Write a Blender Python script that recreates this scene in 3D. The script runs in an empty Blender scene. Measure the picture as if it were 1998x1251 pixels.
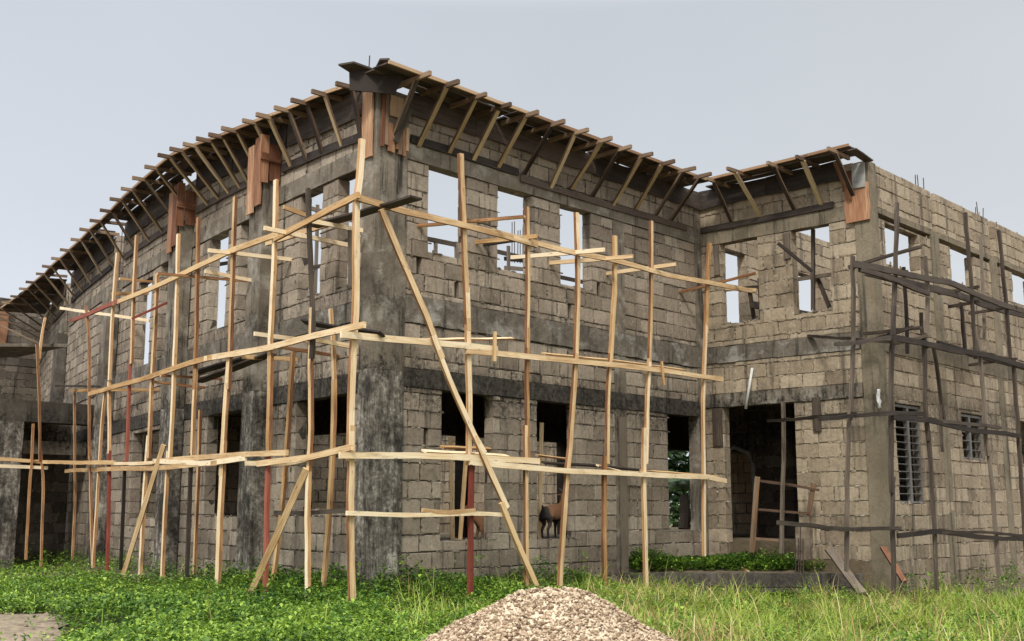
import bpy, bmesh, math, random
import numpy as np
from mathutils import Vector, Matrix
R_ = math.radians
random.seed(7); rng = np.random.default_rng(11)
scene = bpy.context.scene
COL = scene.collection

# ------------------------------------------------------------------ camera
cam_d = bpy.data.cameras.new('camera'); cam = bpy.data.objects.new('camera', cam_d); COL.objects.link(cam)
cam_d.sensor_width = 36.0; cam_d.lens = 39.6396; cam_d.clip_start = 0.1; cam_d.clip_end = 3000
cam.matrix_world = Matrix([[0.687465, -0.12021, -0.7162, -11.1398], [-0.726217, -0.112093, -0.678266, -13.554], [0.001253, 0.9864, -0.164358, 1.25], [0, 0, 0, 1]])
scene.camera = cam
scene.render.resolution_x, scene.render.resolution_y = 1024, 641
# ------------------------------------------------------------------ sky, sun, exposure
SUN_EL, SUN_AZ = R_(46), R_(212)          # azimuth measured from +X towards +Y: behind the camera, to the left
world = bpy.data.worlds.new('World'); scene.world = world; world.use_nodes = True
wn, wl = world.node_tree.nodes, world.node_tree.links
bg = wn['Background']
sky = wn.new('ShaderNodeTexSky'); sky.sky_type = 'NISHITA'; sky.sun_disc = False
sky.sun_elevation = SUN_EL; sky.sun_rotation = math.pi / 2 - SUN_AZ
sky.dust_density = 4.0; sky.air_density = 1.0
# overcast: grey cloud cover that is brighter towards the zenith, veiling the clear sky behind it
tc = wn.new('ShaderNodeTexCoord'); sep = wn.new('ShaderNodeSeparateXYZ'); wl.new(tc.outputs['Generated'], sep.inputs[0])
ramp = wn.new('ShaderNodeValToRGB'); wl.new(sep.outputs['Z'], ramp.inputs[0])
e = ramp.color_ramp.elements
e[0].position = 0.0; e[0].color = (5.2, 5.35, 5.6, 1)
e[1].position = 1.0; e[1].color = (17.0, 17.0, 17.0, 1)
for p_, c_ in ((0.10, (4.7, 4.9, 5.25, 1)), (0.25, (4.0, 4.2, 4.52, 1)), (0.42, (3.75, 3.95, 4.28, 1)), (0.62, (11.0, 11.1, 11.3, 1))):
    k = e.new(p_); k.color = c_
cn = wn.new('ShaderNodeTexNoise'); cn.inputs['Scale'].default_value = 2.2; cn.inputs['Detail'].default_value = 5
wl.new(tc.outputs['Generated'], cn.inputs['Vector'])
dt = wn.new('ShaderNodeVectorMath'); dt.operation = 'DOT_PRODUCT'; wl.new(tc.outputs['Generated'], dt.inputs[0]); dt.inputs[1].default_value = (.687, -.726, 0)
dm = wn.new('ShaderNodeMapRange'); wl.new(dt.outputs['Value'], dm.inputs['Value']); dm.inputs['From Min'].default_value = -.4; dm.inputs['From Max'].default_value = .4
tint = wn.new('ShaderNodeMix'); tint.data_type = 'RGBA'; wl.new(dm.outputs[0], tint.inputs['Factor']); tint.inputs['A'].default_value = (1.0, 1.01, 1.02, 1); tint.inputs['B'].default_value = (.97, .965, .93, 1)
tm = wn.new('ShaderNodeMix'); tm.data_type = 'RGBA'; tm.blend_type = 'MULTIPLY'; tm.inputs['Factor'].default_value = 1; wl.new(ramp.outputs['Color'], tm.inputs['A']); wl.new(tint.outputs['Result'], tm.inputs['B'])
cm = wn.new('ShaderNodeMapRange'); cm.inputs['To Min'].default_value = 0.88; cm.inputs['To Max'].default_value = 1.08
wl.new(cn.outputs['Fac'], cm.inputs['Value'])
cv = wn.new('ShaderNodeVectorMath'); cv.operation = 'SCALE'; wl.new(tm.outputs['Result'], cv.inputs[0]); wl.new(cm.outputs[0], cv.inputs['Scale'])
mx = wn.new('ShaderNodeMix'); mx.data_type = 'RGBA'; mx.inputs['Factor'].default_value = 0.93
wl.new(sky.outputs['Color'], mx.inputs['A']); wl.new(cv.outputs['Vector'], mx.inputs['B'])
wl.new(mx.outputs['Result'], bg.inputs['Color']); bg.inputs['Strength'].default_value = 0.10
sd = bpy.data.lights.new('sun', 'SUN'); sd.energy = 1.5; sd.angle = R_(10); sd.color = (1.0, 0.95, 0.87)
sun = bpy.data.objects.new('sun', sd); COL.objects.link(sun)
sdir = Vector((math.cos(SUN_EL) * math.cos(SUN_AZ), math.cos(SUN_EL) * math.sin(SUN_AZ), math.sin(SUN_EL)))
sun.rotation_euler = sdir.to_track_quat('Z', 'Y').to_euler(); sun.location = (-15, -15, 25)
scene.view_settings.view_transform = 'Standard'; scene.view_settings.look = 'None'
scene.view_settings.exposure = 0.80; scene.view_settings.gamma = 1.0

# ------------------------------------------------------------------ measured positions (metres, world)
T = {
  'pole': [[[[-1.171,-1.1,6.561],[-1.186,-1.1,6.108],[-1.24,-1.1,5.682]],0.085,0],[[[-1.249,-1.1,5.68],[-1.243,-1.1,5.18],[-1.218,-1.1,4.04],[-1.251,-1.1,3.632],[-1.268,-1.1,2.703],[-1.252,-1.1,1.893]],0.09,0],[[[-1.249,-1.1,2.389],[-1.231,-1.1,1.248],[-1.143,-1.1,-0.145]],0.09,0],[[[0.809,-1.1,6.809],[0.904,-1.1,5.53],[1.011,-1.1,3.988]],0.085,0],[[[0.969,-1.1,4.675],[1.055,-1.1,2.909],[1.055,-1.1,1.901]],0.085,0],[[[1.119,-1.1,2.083],[1.106,-1.1,1.188],[1.097,-1.1,-0.031]],0.075,1],[[[2.37,-1.1,6.245],[2.394,-1.1,5.403],[2.367,-1.1,3.854]],0.06,0],[[[2.393,-1.1,4.19],[2.366,-1.1,3.169],[2.389,-1.1,1.963]],0.06,0],[[[2.316,-1.1,2.58],[2.339,-1.1,1.267],[2.362,-1.1,0.022]],0.065,0],[[[3.65,-1.1,6.397],[3.682,-1.1,5.616],[3.671,-1.1,4.701],[3.618,-1.1,3.788]],0.08,0],[[[3.619,-1.1,3.886],[3.41,-1.1,2.095],[3.368,-1.1,1.914],[3.155,-1.1,-0.016]],0.085,0],[[[4.735,-1.1,6.173],[4.713,-1.1,5.177],[4.566,-1.1,3.842]],0.075,0],[[[4.569,-1.1,3.981],[4.463,-1.1,3.075],[4.427,-1.1,2.022]],0.07,0],[[[4.387,-1.1,2.154],[4.352,-1.1,1.798],[4.317,-1.1,0.747],[4.316,-1.1,-0.071]],0.085,0],[[[5.861,-1.1,6.665],[5.809,-1.1,5.019],[5.726,-1.1,3.895]],0.07,0],[[[5.729,-1.1,4.001],[5.623,-1.1,3.134],[5.559,-1.1,2.055]],0.075,0],[[[5.532,-1.1,2.706],[5.49,-1.1,1.822],[5.492,-1.1,-0.172]],0.085,0],[[[7.84,-1.1,6.578],[7.728,-1.1,5.786],[7.639,-1.1,4.7]],0.09,0],[[[7.654,-1.1,5.013],[7.444,-1.1,3.236],[7.42,-1.1,1.961],[7.361,-1.1,0.357]],0.065,0],[[[3.814,-0.95,6.456],[3.854,-0.95,5.111]],0.06,0],[[[-1.054,0.351,6.131],[-1.066,0.26,5.445],[-1.093,0.054,3.846],[-1.09,0.075,3.447]],0.07,3],[[[-1.086,0.108,4.227],[-1.087,0.097,3.295],[-1.097,0.025,2.377],[-1.094,0.049,1.78]],0.075,0],[[[-1.095,0.037,2.078],[-1.092,0.061,1.247],[-1.104,-0.029,-0.185]],0.08,0],[[[-0.905,1.43,6.522],[-0.91,1.397,5.396],[-0.905,1.426,3.956],[-0.911,1.388,3.256]],0.09,0],[[[-0.911,1.386,3.664],[-0.914,1.367,2.769],[-0.917,1.345,2.049]],0.1,0],[[[-0.914,1.369,2.129],[-0.92,1.327,1.183],[-0.924,1.295,-0.063]],0.09,1],[[[-0.671,2.988,6.586],[-0.675,2.967,5.525],[-0.683,2.916,3.978],[-0.682,2.922,3.22]],0.085,0],[[[-0.68,2.934,3.743],[-0.668,3.008,3.053],[-0.66,3.063,1.786]],0.12,0],[[[-0.666,3.02,2.365],[-0.663,3.04,1.177],[-0.665,3.026,-0.109]],0.13,0],[[[-0.403,4.62,6.554],[-0.431,4.456,4.616],[-0.442,4.396,3.343]],0.085,0],[[[-0.442,4.393,3.712],[-0.441,4.398,2.976],[-0.447,4.362,2.111]],0.085,0],[[[-0.437,4.421,2.204],[-0.443,4.385,1.172],[-0.451,4.338,0.066]],0.07,2],[[[-0.229,5.613,6.44],[-0.251,5.488,4.756],[-0.26,5.436,3.048],[-0.256,5.461,2.102]],0.085,0],[[[-0.241,5.541,2.294],[-0.237,5.564,1.168],[-0.24,5.547,-0.029]],0.08,0],[[[-0.027,6.697,5.852],[-0.036,6.654,4.241],[-0.031,6.677,3.637],[-0.047,6.594,2.198]],0.1,0],[[[-0.028,6.695,2.638],[-0.016,6.756,1.731],[-0.018,6.747,0.776],[-0.016,6.757,-0.224]],0.095,0],[[[0.263,8.171,6.937],[0.258,8.148,5.469],[0.231,8.016,4.181]],0.1,0],[[[0.249,8.106,4.298],[0.237,8.046,3.232],[0.226,7.992,2.031]],0.075,1],[[[0.246,8.09,2.189],[0.234,8.031,1.159],[0.225,7.984,0.028]],0.07,2],[[[0.554,9.558,6.826],[0.572,9.645,5.331],[0.554,9.559,3.986]],0.1,0],[[[0.622,9.872,3.756],[0.644,9.974,2.921],[0.649,9.995,1.921],[0.641,9.96,-0.018]],0.075,0],[[[0.561,9.592,3.956],[0.482,9.222,2.4],[0.482,9.224,2.227]],0.08,0],[[[0.483,9.231,2.444],[0.442,9.035,1.156],[0.413,8.896,-0.034]],0.1,1],[[[1.131,12.097,6.002],[1.029,11.666,5.3],[0.989,11.496,4.818],[0.91,11.153,3.455],[0.836,10.833,2.351]],0.06,0],[[[0.829,10.799,2.395],[0.74,10.408,1.15],[0.654,10.016,0.044]],0.07,0],[[[1.949,14.15,4.139],[2.074,14.15,2.488],[2.156,14.15,1.466],[2.178,14.15,-0.049]],0.075,0],[[[1.067,14.15,5.958],[1.0,14.15,5.43],[0.998,14.15,4.913]],0.07,0],[[[0.908,14.15,5.265],[1.07,14.15,3.895],[1.19,14.15,2.383]],0.085,0],[[[1.185,14.15,2.635],[1.315,14.15,1.885],[1.398,14.15,-0.196]],0.085,0],[[[0.959,14.15,3.292],[0.981,14.15,2.452],[0.975,14.15,2.016],[1.007,14.15,0.013]],0.085,0],[[[-0.371,0.593,4.355],[-0.392,0.443,3.604],[-0.397,0.405,2.904]],0.06,0],[[[-0.394,0.422,3.224],[-0.397,0.399,2.485],[-0.391,0.446,1.371],[-0.376,0.559,0.075]],0.08,0],[[[-0.203,1.792,3.806],[-0.192,1.865,2.566],[-0.177,1.964,1.469]],0.08,0],[[[-0.182,1.931,1.758],[-0.163,2.062,0.85],[-0.135,2.246,-0.057]],0.075,0],[[[-0.442,0.061,5.524],[-0.447,0.026,5.109],[-0.448,0.018,4.621]],0.06,3],[[[0.42,5.603,3.101],[0.412,5.56,2.125],[0.406,5.526,0.019]],0.075,0]],
  'ledger': [[[[-1.315,-1.16,5.655],[-0.572,-1.16,5.627],[0.788,-1.16,5.631],[1.583,-1.16,5.625],[2.558,-1.16,5.615]],0.09,0],[[[1.476,-1.16,5.648],[3.337,-1.16,5.64],[4.663,-1.16,5.692],[6.239,-1.16,5.656],[7.599,-1.16,5.727],[9.288,-1.16,5.778]],0.085,0],[[[-1.517,-1.16,3.64],[-0.632,-1.16,3.664],[1.604,-1.16,3.753]],0.09,0],[[[0.911,-1.16,3.649],[3.224,-1.16,3.736],[6.172,-1.16,3.805],[8.089,-1.16,3.809]],0.085,0],[[[-1.488,-1.16,1.967],[-0.202,-1.16,2.012],[2.595,-1.16,2.009]],0.085,0],[[[0.996,-1.16,1.944],[3.377,-1.16,1.871],[6.102,-1.16,1.853],[7.378,-1.16,1.861],[8.11,-1.16,1.786]],0.085,0],[[[-1.339,-1.16,1.179],[-0.183,-1.16,1.154],[1.168,-1.16,1.18],[1.755,-1.16,1.148]],0.06,0],[[[0.053,-1.16,1.227],[0.524,-1.16,1.189],[1.123,-1.16,1.219]],0.06,0],[[[-1.313,-1.226,5.665],[-1.17,-0.077,5.59],[-0.981,1.315,5.505]],0.09,0],[[[-1.006,1.143,5.548],[-0.73,2.998,5.611],[-0.259,5.776,5.554],[0.458,9.392,5.639]],0.09,0],[[[0.392,9.084,5.649],[0.862,11.206,5.713],[1.731,14.15,5.96]],0.09,1],[[[-1.341,-1.466,3.757],[-1.154,0.042,3.761],[-0.976,1.353,3.752],[-0.592,3.852,3.825]],0.09,0],[[[-0.647,3.517,3.826],[-0.503,4.388,3.826],[0.036,7.336,3.773],[0.817,11.012,3.803]],0.09,0],[[[-1.313,-1.225,2.084],[-1.155,0.038,1.979],[-0.942,1.593,1.928]],0.085,0],[[[-0.879,2.023,2.046],[-0.627,3.64,1.997],[-0.189,6.159,2.133]],0.08,0],[[[-1.075,0.637,2.068],[-0.878,2.028,2.104],[-0.189,6.158,2.123]],0.08,0],[[[-0.713,3.104,1.998],[-0.341,5.318,1.984],[0.479,9.492,2.061],[1.856,14.15,2.161]],0.085,0],[[[0.215,14.15,2.402],[1.346,14.15,2.363],[0.292,8.605,2.173]],0.08,0],[[[0.227,14.15,2.244],[0.971,14.15,2.239],[1.394,14.15,2.226]],0.075,0],[[[0.401,9.126,2.168],[-0.19,6.153,2.094]],0.06,0],[[[-0.77,1.325,1.183],[-0.91,0.304,1.179],[-1.057,-0.848,1.212]],0.06,2],[[[-0.981,-0.244,2.043],[-0.817,0.993,1.924],[-0.608,2.427,1.967]],0.075,0],[[[-0.534,-0.26,5.696],[-0.317,1.343,5.766],[-0.094,2.842,5.831]],0.08,0]],
  'putlog': [[[[0.898,0.05,5.845],[1.671,-1.7,5.835]],0.07,0],[[[2.265,0.05,5.805],[2.349,-1.35,5.687]],0.07,0],[[[2.467,0.05,5.794],[2.515,-1.2,5.733]],0.07,2],[[[4.178,0.05,5.748],[4.488,-1.7,5.647]],0.07,0],[[[3.196,0.05,5.685],[3.694,-1.7,5.642]],0.07,0],[[[5.875,0.05,5.794],[5.924,-1.6,5.761]],0.07,0],[[[8.349,0.05,5.772],[8.618,-1.7,5.984]],0.07,0],[[[9.334,-0.1,5.993],[9.427,-1.2,5.815]],0.07,0],[[[-0.1,1.111,5.896],[-0.945,1.143,5.997]],0.07,0],[[[-0.131,0.144,5.595],[-1.069,0.238,5.585]],0.07,0],[[[0.148,0.734,5.488],[-1.422,0.956,5.531]],0.07,0],[[[0.446,2.778,5.606],[-1.11,3.061,5.575]],0.07,0],[[[0.258,3.794,5.356],[-0.617,3.947,5.405]],0.07,0],[[[0.723,4.484,5.501],[-0.927,5.057,5.479]],0.07,0],[[[1.223,9.183,6.213],[0.492,9.272,6.186]],0.07,0],[[[1.436,9.709,6.057],[0.619,9.858,5.95]],0.07,0],[[[1.899,10.446,5.56],[1.443,14.15,6.255]],0.07,0],[[[0.214,1.902,4.043],[-0.819,2.019,4.061]],0.07,0],[[[-0.062,0.289,3.744],[-1.05,0.377,3.791]],0.07,0],[[[0.138,1.023,3.693],[-0.947,1.131,3.742]],0.07,0],[[[0.218,2.271,3.753],[-0.758,2.43,3.725]],0.07,0],[[[0.92,5.606,3.734],[-0.345,5.798,3.711]],0.07,0],[[[0.96,6.364,3.621],[-0.053,6.564,3.677]],0.07,0],[[[2.48,12.918,4.235],[1.46,14.15,4.27]],0.07,2],[[[1.608,9.113,3.834],[1.878,14.15,4.186]],0.07,0],[[[0.074,6.44,5.242],[-0.539,6.636,4.871]],0.07,1]],
  'plank': [[[[-0.126,-0.8,3.741],[1.157,-0.8,3.897],[2.34,-0.8,4.035]],0.1,0,"pale plank lying on the middle scaffold rail left of the second pole"],[[[3.05,-0.85,3.852],[5.017,-0.85,3.916],[7.207,-0.85,3.942]],0.1,0,"long pale plank lying along the middle scaffold rail at its right end"],[[[0.222,-1.0,2.085],[1.096,-1.0,2.085],[2.013,-1.0,2.077]],0.12,0,"pale plank with a pointed end on the lower rail under the left dark window"],[[[0.855,-0.7,2.181],[1.907,-0.7,2.206]],0.1,0,"short pale offcut lying behind the lower rail in front of the left dark window"],[[[3.097,-0.8,2.008],[4.313,-0.8,2.0],[6.278,-0.8,1.94]],0.1,2,"dark stained plank lying on the lower rail between the right hand poles"],[[[4.342,-0.95,1.997],[5.292,-0.95,1.867]],0.08,0,"short pale plank nailed slanting onto the lower rail"],[[[5.667,-0.9,1.942],[8.202,-0.9,1.882]],0.08,0,"pale plank lying on the lower rail below the tall right window"],[[[1.483,-1.22,4.013],[1.474,-1.22,3.538]],0.06,0,"short upright pale batten crossing the middle rail beside the second pole"],[[[5.949,-1.22,3.963],[5.998,-1.22,3.525]],0.05,0,"small pale batten hanging below the middle rail near the inner corner"],[[[2.998,-0.75,2.126],[3.764,-0.75,2.091]],0.07,0,"small pale offcut resting on the lower rail before the middle dark window"],[[[-0.56,1.041,4.177],[-0.714,-0.111,3.919],[-0.856,-1.253,3.704]],0.13,2,"dark brown plank jutting out of the middle deck beside the corner column"],[[[-0.529,0.904,5.72],[-0.712,-0.483,5.637],[-0.889,-1.97,5.579]],0.2,2,"wide dark board lying across the top deck at the building corner"],[[[0.273,5.623,3.8],[0.019,4.163,3.828],[-0.123,3.291,3.829]],0.22,2,"dark board of the middle deck nearest the brown boxed pillar"],[[[-0.038,4.996,3.559],[-0.254,3.718,3.627],[-0.533,1.923,3.751]],0.2,2,"dark board of the middle deck behind the doubled front pole"],[[[8.152,-1.434,0.12],[8.152,-1.658,0.012]],0.09,0,"short pale offcut lying on the porch edge in front of the doorway"]],
  'brace': [[[[-0.886,-1.22,5.546],[-0.456,-1.22,4.822],[0.026,-1.22,4.063],[0.349,-1.22,3.47]],0.1,0],[[[0.166,-1.22,3.8],[0.545,-1.22,3.098],[1.042,-1.22,2.349],[1.256,-1.22,2.084]],0.09,0],[[[1.042,-1.22,2.349],[1.439,-1.22,1.735],[1.773,-1.22,1.25]],0.095,0],[[[1.646,-1.22,1.345],[2.019,-1.22,0.711],[2.46,-1.22,0.023]],0.09,0]],
  'lean': [[[[-0.268,5.672,2.411],[-0.329,6.889,-0.12]],0.085,0],[[[-1.144,0.044,1.816],[-1.25,1.281,-0.12]],0.095,0]],
  'dpole': [[[[6.327,-4.939,5.45],[6.21,-4.939,4.132],[5.953,-4.939,2.67]],0.06,3],[[[5.987,-4.939,3.006],[5.773,-4.939,1.759],[5.557,-4.939,0.284]],0.06,3],[[[8.171,-4.939,6.768],[7.98,-4.939,5.732],[7.81,-4.939,4.681]],0.075,3],[[[7.783,-4.939,4.798],[7.606,-4.939,3.837],[7.473,-4.939,2.907],[7.305,-4.939,1.516]],0.09,2],[[[7.417,-4.939,1.793],[7.272,-4.939,0.766],[7.179,-4.939,-0.153]],0.07,2],[[[9.244,-4.939,5.94],[9.297,-4.939,5.182],[9.088,-4.939,4.171]],0.07,3],[[[8.993,-4.939,4.448],[8.891,-4.939,3.079],[8.938,-4.939,2.469]],0.075,3],[[[8.942,-4.939,2.654],[8.975,-4.939,1.188],[8.921,-4.939,-0.244]],0.08,3],[[[11.353,-4.939,7.194],[11.44,-4.939,5.815],[11.352,-4.939,4.2]],0.075,3],[[[11.529,-4.939,4.632],[11.606,-4.939,4.307],[11.676,-4.939,2.285]],0.085,3],[[[11.712,-4.939,2.489],[11.824,-4.939,1.483],[11.825,-4.939,-0.396]],0.085,3],[[[13.133,-4.939,7.144],[13.267,-4.939,5.519],[13.315,-4.939,4.39]],0.08,3],[[[13.434,-4.939,4.401],[13.456,-4.939,2.86],[13.332,-4.939,-0.373]],0.09,3],[[[13.98,-4.239,7.288],[13.934,-4.239,6.168],[13.781,-4.239,4.952]],0.06,3],[[[9.876,-4.239,5.936],[9.888,-4.239,5.13],[9.839,-4.239,4.216]],0.06,2],[[[10.54,-4.239,5.111],[10.581,-4.239,4.188]],0.06,3],[[[11.079,-4.239,4.455],[11.231,-4.239,3.626],[11.335,-4.239,2.982]],0.07,3],[[[11.235,-4.239,3.316],[11.194,-4.239,2.371]],0.05,3],[[[12.624,-4.239,5.598],[12.638,-4.239,4.496]],0.07,2],[[[8.252,-2.406,3.289],[8.252,-2.345,1.857],[8.252,-2.261,0.412]],0.07,3]],
  'dledger': [[[[6.246,-4.999,5.287],[7.896,-4.999,5.428],[10.218,-4.999,5.554],[11.498,-4.999,5.51],[14.523,-4.999,5.504]],0.1,2],[[[6.443,-4.999,5.23],[7.649,-4.999,5.251],[9.163,-4.999,5.214]],0.08,2],[[[5.45,-4.999,3.856],[7.421,-4.999,4.191]],0.06,2],[[[7.559,-4.999,4.179],[9.573,-4.999,4.255],[11.447,-4.999,4.286],[14.272,-4.999,4.297]],0.1,2],[[[4.807,-4.999,2.634],[5.895,-4.999,2.747],[8.669,-4.999,2.941]],0.065,2],[[[7.39,-4.999,2.793],[9.069,-4.999,2.816],[11.365,-4.999,2.753],[13.352,-4.999,2.745]],0.08,2],[[[9.075,-4.999,2.863],[12.238,-4.999,2.859]],0.06,2],[[[3.468,-4.999,1.037],[5.34,-4.999,0.958],[7.433,-4.999,0.909]],0.06,2],[[[7.325,-4.999,0.825],[8.937,-4.999,0.836],[13.159,-4.999,0.622]],0.08,2],[[[8.918,-4.999,0.855],[13.531,-4.999,0.719]],0.05,3],[[[7.623,-4.539,5.424],[9.097,-4.539,5.502],[10.731,-4.539,5.556],[12.829,-4.539,5.588],[15.882,-4.539,5.634]],0.22,2],[[[10.569,-4.539,4.445],[12.908,-4.539,4.43],[15.624,-4.539,4.389]],0.18,2]],
  'dputlog': [[[[8.248,-3.889,5.731],[8.189,-5.339,5.873]],0.06,2],[[[8.718,-3.889,4.508],[8.683,-5.039,4.496]],0.06,3],[[[11.56,-4.389,5.351],[11.557,-5.039,5.376]],0.06,3],[[[8.944,-4.339,4.292],[8.931,-5.039,4.383]],0.06,3],[[[8.42,-4.189,4.328],[8.356,-5.039,4.467]],0.06,2],[[[11.571,-4.189,5.657],[11.555,-5.039,5.67]],0.06,3],[[[13.653,-3.989,5.514],[13.647,-5.039,5.545]],0.06,3],[[[13.462,-3.989,4.354],[13.419,-5.039,4.391]],0.06,3],[[[9.152,-2.532,4.669],[7.415,-5.089,4.091]],0.06,2],[[[8.252,-2.065,2.931],[5.923,-5.039,2.763]],0.06,2],[[[8.452,-2.313,6.487],[8.852,-2.822,5.89]],0.05,2]],
  'barrier': [[[[8.602,-1.559,1.879],[8.602,-1.385,0.399]],0.1,4],[[[8.802,-2.687,1.735],[8.802,-2.539,1.121]],0.09,4],[[[8.652,-1.584,1.789],[8.702,-2.212,1.711],[8.802,-2.79,1.607]],0.05,4],[[[8.652,-1.538,1.237],[8.772,-2.579,1.17]],0.045,4],[[[8.652,-1.4,0.676],[8.702,-1.964,0.646]],0.045,4]],
  'slabstone': [[8.452,-2.429,0.891],[8.452,-2.753,0.42]],
  'starter': [[[8.402,-2.471,0.7],[8.402,-2.44,0.014]],[[8.402,-2.536,0.702],[8.402,-2.505,0.017]],[[8.402,-2.591,0.97],[8.402,-2.548,0.018]],[[8.402,-2.633,0.703],[8.402,-2.602,0.021]]],
  'ramp': [[[8.402,-3.162,0.508],[7.644,-4.151,-0.2]],[[8.547,-4.139,0.565],[8.155,-4.689,0.001]]],
  'pipe': [[9.102,-1.234,4.123],[9.032,-1.087,3.278]],
  'rag': [9.015,-3.939,3.361],
  'Ajoist': [[-0.47,0.496,8.045,0.54],[-0.481,1.128,8.076,0.63],[-0.423,1.784,8.109,0.67],[-0.356,2.376,8.139,0.69],[-0.332,2.96,8.168,0.76],[-0.278,3.481,8.194,0.78],[-0.25,4.22,8.231,0.88],[-0.18,4.775,8.259,0.9],[-0.176,5.219,8.281,0.98],[-0.128,5.791,8.31,1.03],[-0.116,6.317,8.336,1.12],[-0.036,6.921,8.36,1.15],[0.185,7.861,8.36,1.12],[0.417,8.816,8.36,1.08],[0.661,9.783,8.36,1.04],[0.901,10.776,8.36,1.02],[1.228,11.9,8.36,0.96],[1.524,13.024,8.36,0.93],[1.765,14.074,8.36,0.96],[2.131,15.33,8.36,0.92],[2.486,16.728,8.36,0.95],[2.819,17.998,8.36,0.98],[3.102,19.227,8.36,1.06],[3.469,20.469,8.36,1.08],[3.806,21.972,8.36,1.22],[4.137,23.237,8.36,1.31],[4.52,24.82,8.36,1.48],[4.806,26.217,8.36,1.7]],
  'Afar': [[5.078,27.544,8.36,1.92],[5.349,28.871,8.36,2.15],[5.621,30.198,8.36,2.41]],
  'Bjoist': [[0.289,-0.923,8.06],[0.836,-0.997,8.06],[1.582,-0.923,8.06],[2.256,-0.898,8.06],[2.851,-0.976,8.06],[3.491,-1.001,8.06],[3.997,-1.019,8.06],[4.763,-1.038,8.06],[5.433,-1.003,8.06],[6.065,-1.031,8.06],[6.592,-1.067,8.06],[7.278,-1.106,8.06],[7.861,-1.109,8.06]],
  'Cjoist': [[8.183,-0.833,8.1],[7.907,-1.536,8.1],[8.131,-2.326,8.1],[8.167,-2.946,8.1],[8.128,-3.648,8.1]],
  'Bfoot': [[0.324,-0.0,7.181],[0.871,-0.0,7.191],[1.562,0.0,7.238],[2.151,0.0,7.247],[2.768,0.0,7.256],[3.454,-0.0,7.284],[4.188,0.0,7.167],[4.78,0.0,7.282],[5.411,0.0,7.259],[6.051,0.0,7.201],[6.825,0.0,7.29],[7.492,0.0,7.289],[8.039,0.0,7.282]],
  'cornerpts': [[-0.675,0.173,8.2],[-0.573,-0.088,8.2],[-0.135,-0.09,8.2],[-0.184,-0.44,8.2],[-0.051,0.699,8.2]],
  'cornerplate': [[-0.49,0.131,8.165],[-0.24,-0.09,8.161],[-0.173,-0.149,8.207],[-0.045,-0.261,8.248],[0.166,-0.447,8.12],[0.06,-0.354,7.787],[-0.124,-0.192,7.804],[-0.295,-0.041,7.822],[-0.478,0.12,7.83]],
  'darkcol': [7.029,5.2],
  'goat2': [3.388,0.75],
  'holes': [[1.811,4.83],[4.753,4.81],[5.613,5.29],[6.364,5.062],[1.158,2.267],[0.958,5.104]],
  'cprops': [[[9.502,-2.526,6.916],[9.502,-2.458,5.233]],[[9.652,-1.998,5.958],[9.652,-2.835,5.948]],[[9.752,-2.459,5.92],[9.752,-2.682,5.302]],[[9.752,-0.831,5.978],[9.752,-0.918,5.271]],[[9.652,-0.155,5.985],[9.652,-1.092,5.928]]],
  'cornertop': [[-0.419,0.222,8.22],[-0.108,-0.337,8.2]],
  'uprails': [[[4.169,3.5,6.787],[6.223,3.5,6.837]],[[6.243,3.6,6.903],[8.031,3.6,6.911]],[[8.277,3.5,6.617],[9.786,3.5,6.617]],[[7.362,4.2,6.979],[8.426,4.2,7.065]],[[7.362,4.2,6.76],[8.425,4.2,6.864]],[[2.416,9.0,6.724],[4.068,9.0,7.238]],[[3.772,7.0,8.018],[5.578,7.0,7.932]],[[3.755,7.0,6.581],[5.291,7.0,7.069]]],
  'upposts': [[4.531,3.5,6.774],[5.125,3.5,6.878],[6.643,3.4,7.032],[9.169,3.5,6.665],[4.056,7.0,8.135]],
  'upbars': [[7.605,4.2,6.933],[7.692,4.2,6.934],[7.798,4.2,6.951],[7.886,4.2,6.953],[7.975,4.2,6.967]],
  'goat': [[4.373,0.5,0.717],[5.299,0.5,1.319],[3.212,0.45,0.721],[2.709,0.45,0.73]],
  'props': [[[2.46,0.8,2.476],[2.538,0.8,1.267]],[[2.642,0.6,2.236],[2.512,0.6,0.696]],[[4.509,0.5,2.824],[4.443,0.5,0.688]]],
  'path': [[-4.323,2.698,-0.15],[-4.005,1.276,-0.15],[-5.503,-1.465,-0.15]],
  'Lb': 9.152,
  'Lc': 3.939}
LB, LCC = T['Lb'], T['Lc']               # length of the long front, depth of the right wing front

# ------------------------------------------------------------------ helpers
def tag(o, label, cat, group=None, kind=None):
    o['label'] = label; o['category'] = cat
    if group: o['group'] = group
    if kind: o['kind'] = kind
    return o
def root(name, loc, label, cat, group=None):
    o = bpy.data.objects.new(name, None); COL.objects.link(o); o.location = loc; o.empty_display_size = .2
    return tag(o, label, cat, group)
def wloc(o):
    v = Vector((0, 0, 0))
    while o: v += o.location; o = o.parent
    return v
def mesh_obj(name, verts, faces, mats, parent=None, uvs=None, midx=None, smooth=False):
    V = np.asarray(verts, float).reshape(-1, 3)
    c = V.mean(0) if len(V) else np.zeros(3)
    me = bpy.data.meshes.new(name)
    me.from_pydata((V - c).tolist(), [], faces)
    if uvs is not None:
        l = me.uv_layers.new(name='UVMap'); l.data.foreach_set('uv', np.asarray(uvs, np.float32).ravel())
    for m in (mats if isinstance(mats, (list, tuple)) else [mats]): me.materials.append(m)
    if midx is not None: me.polygons.foreach_set('material_index', np.asarray(midx, np.int32))
    if smooth: me.polygons.foreach_set('use_smooth', np.ones(len(me.polygons), bool))
    me.update()
    o = bpy.data.objects.new(name, me); COL.objects.link(o)
    o.location = Vector(c) - (wloc(parent) if parent else Vector((0, 0, 0)))
    if parent: o.parent = parent
    return o
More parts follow.
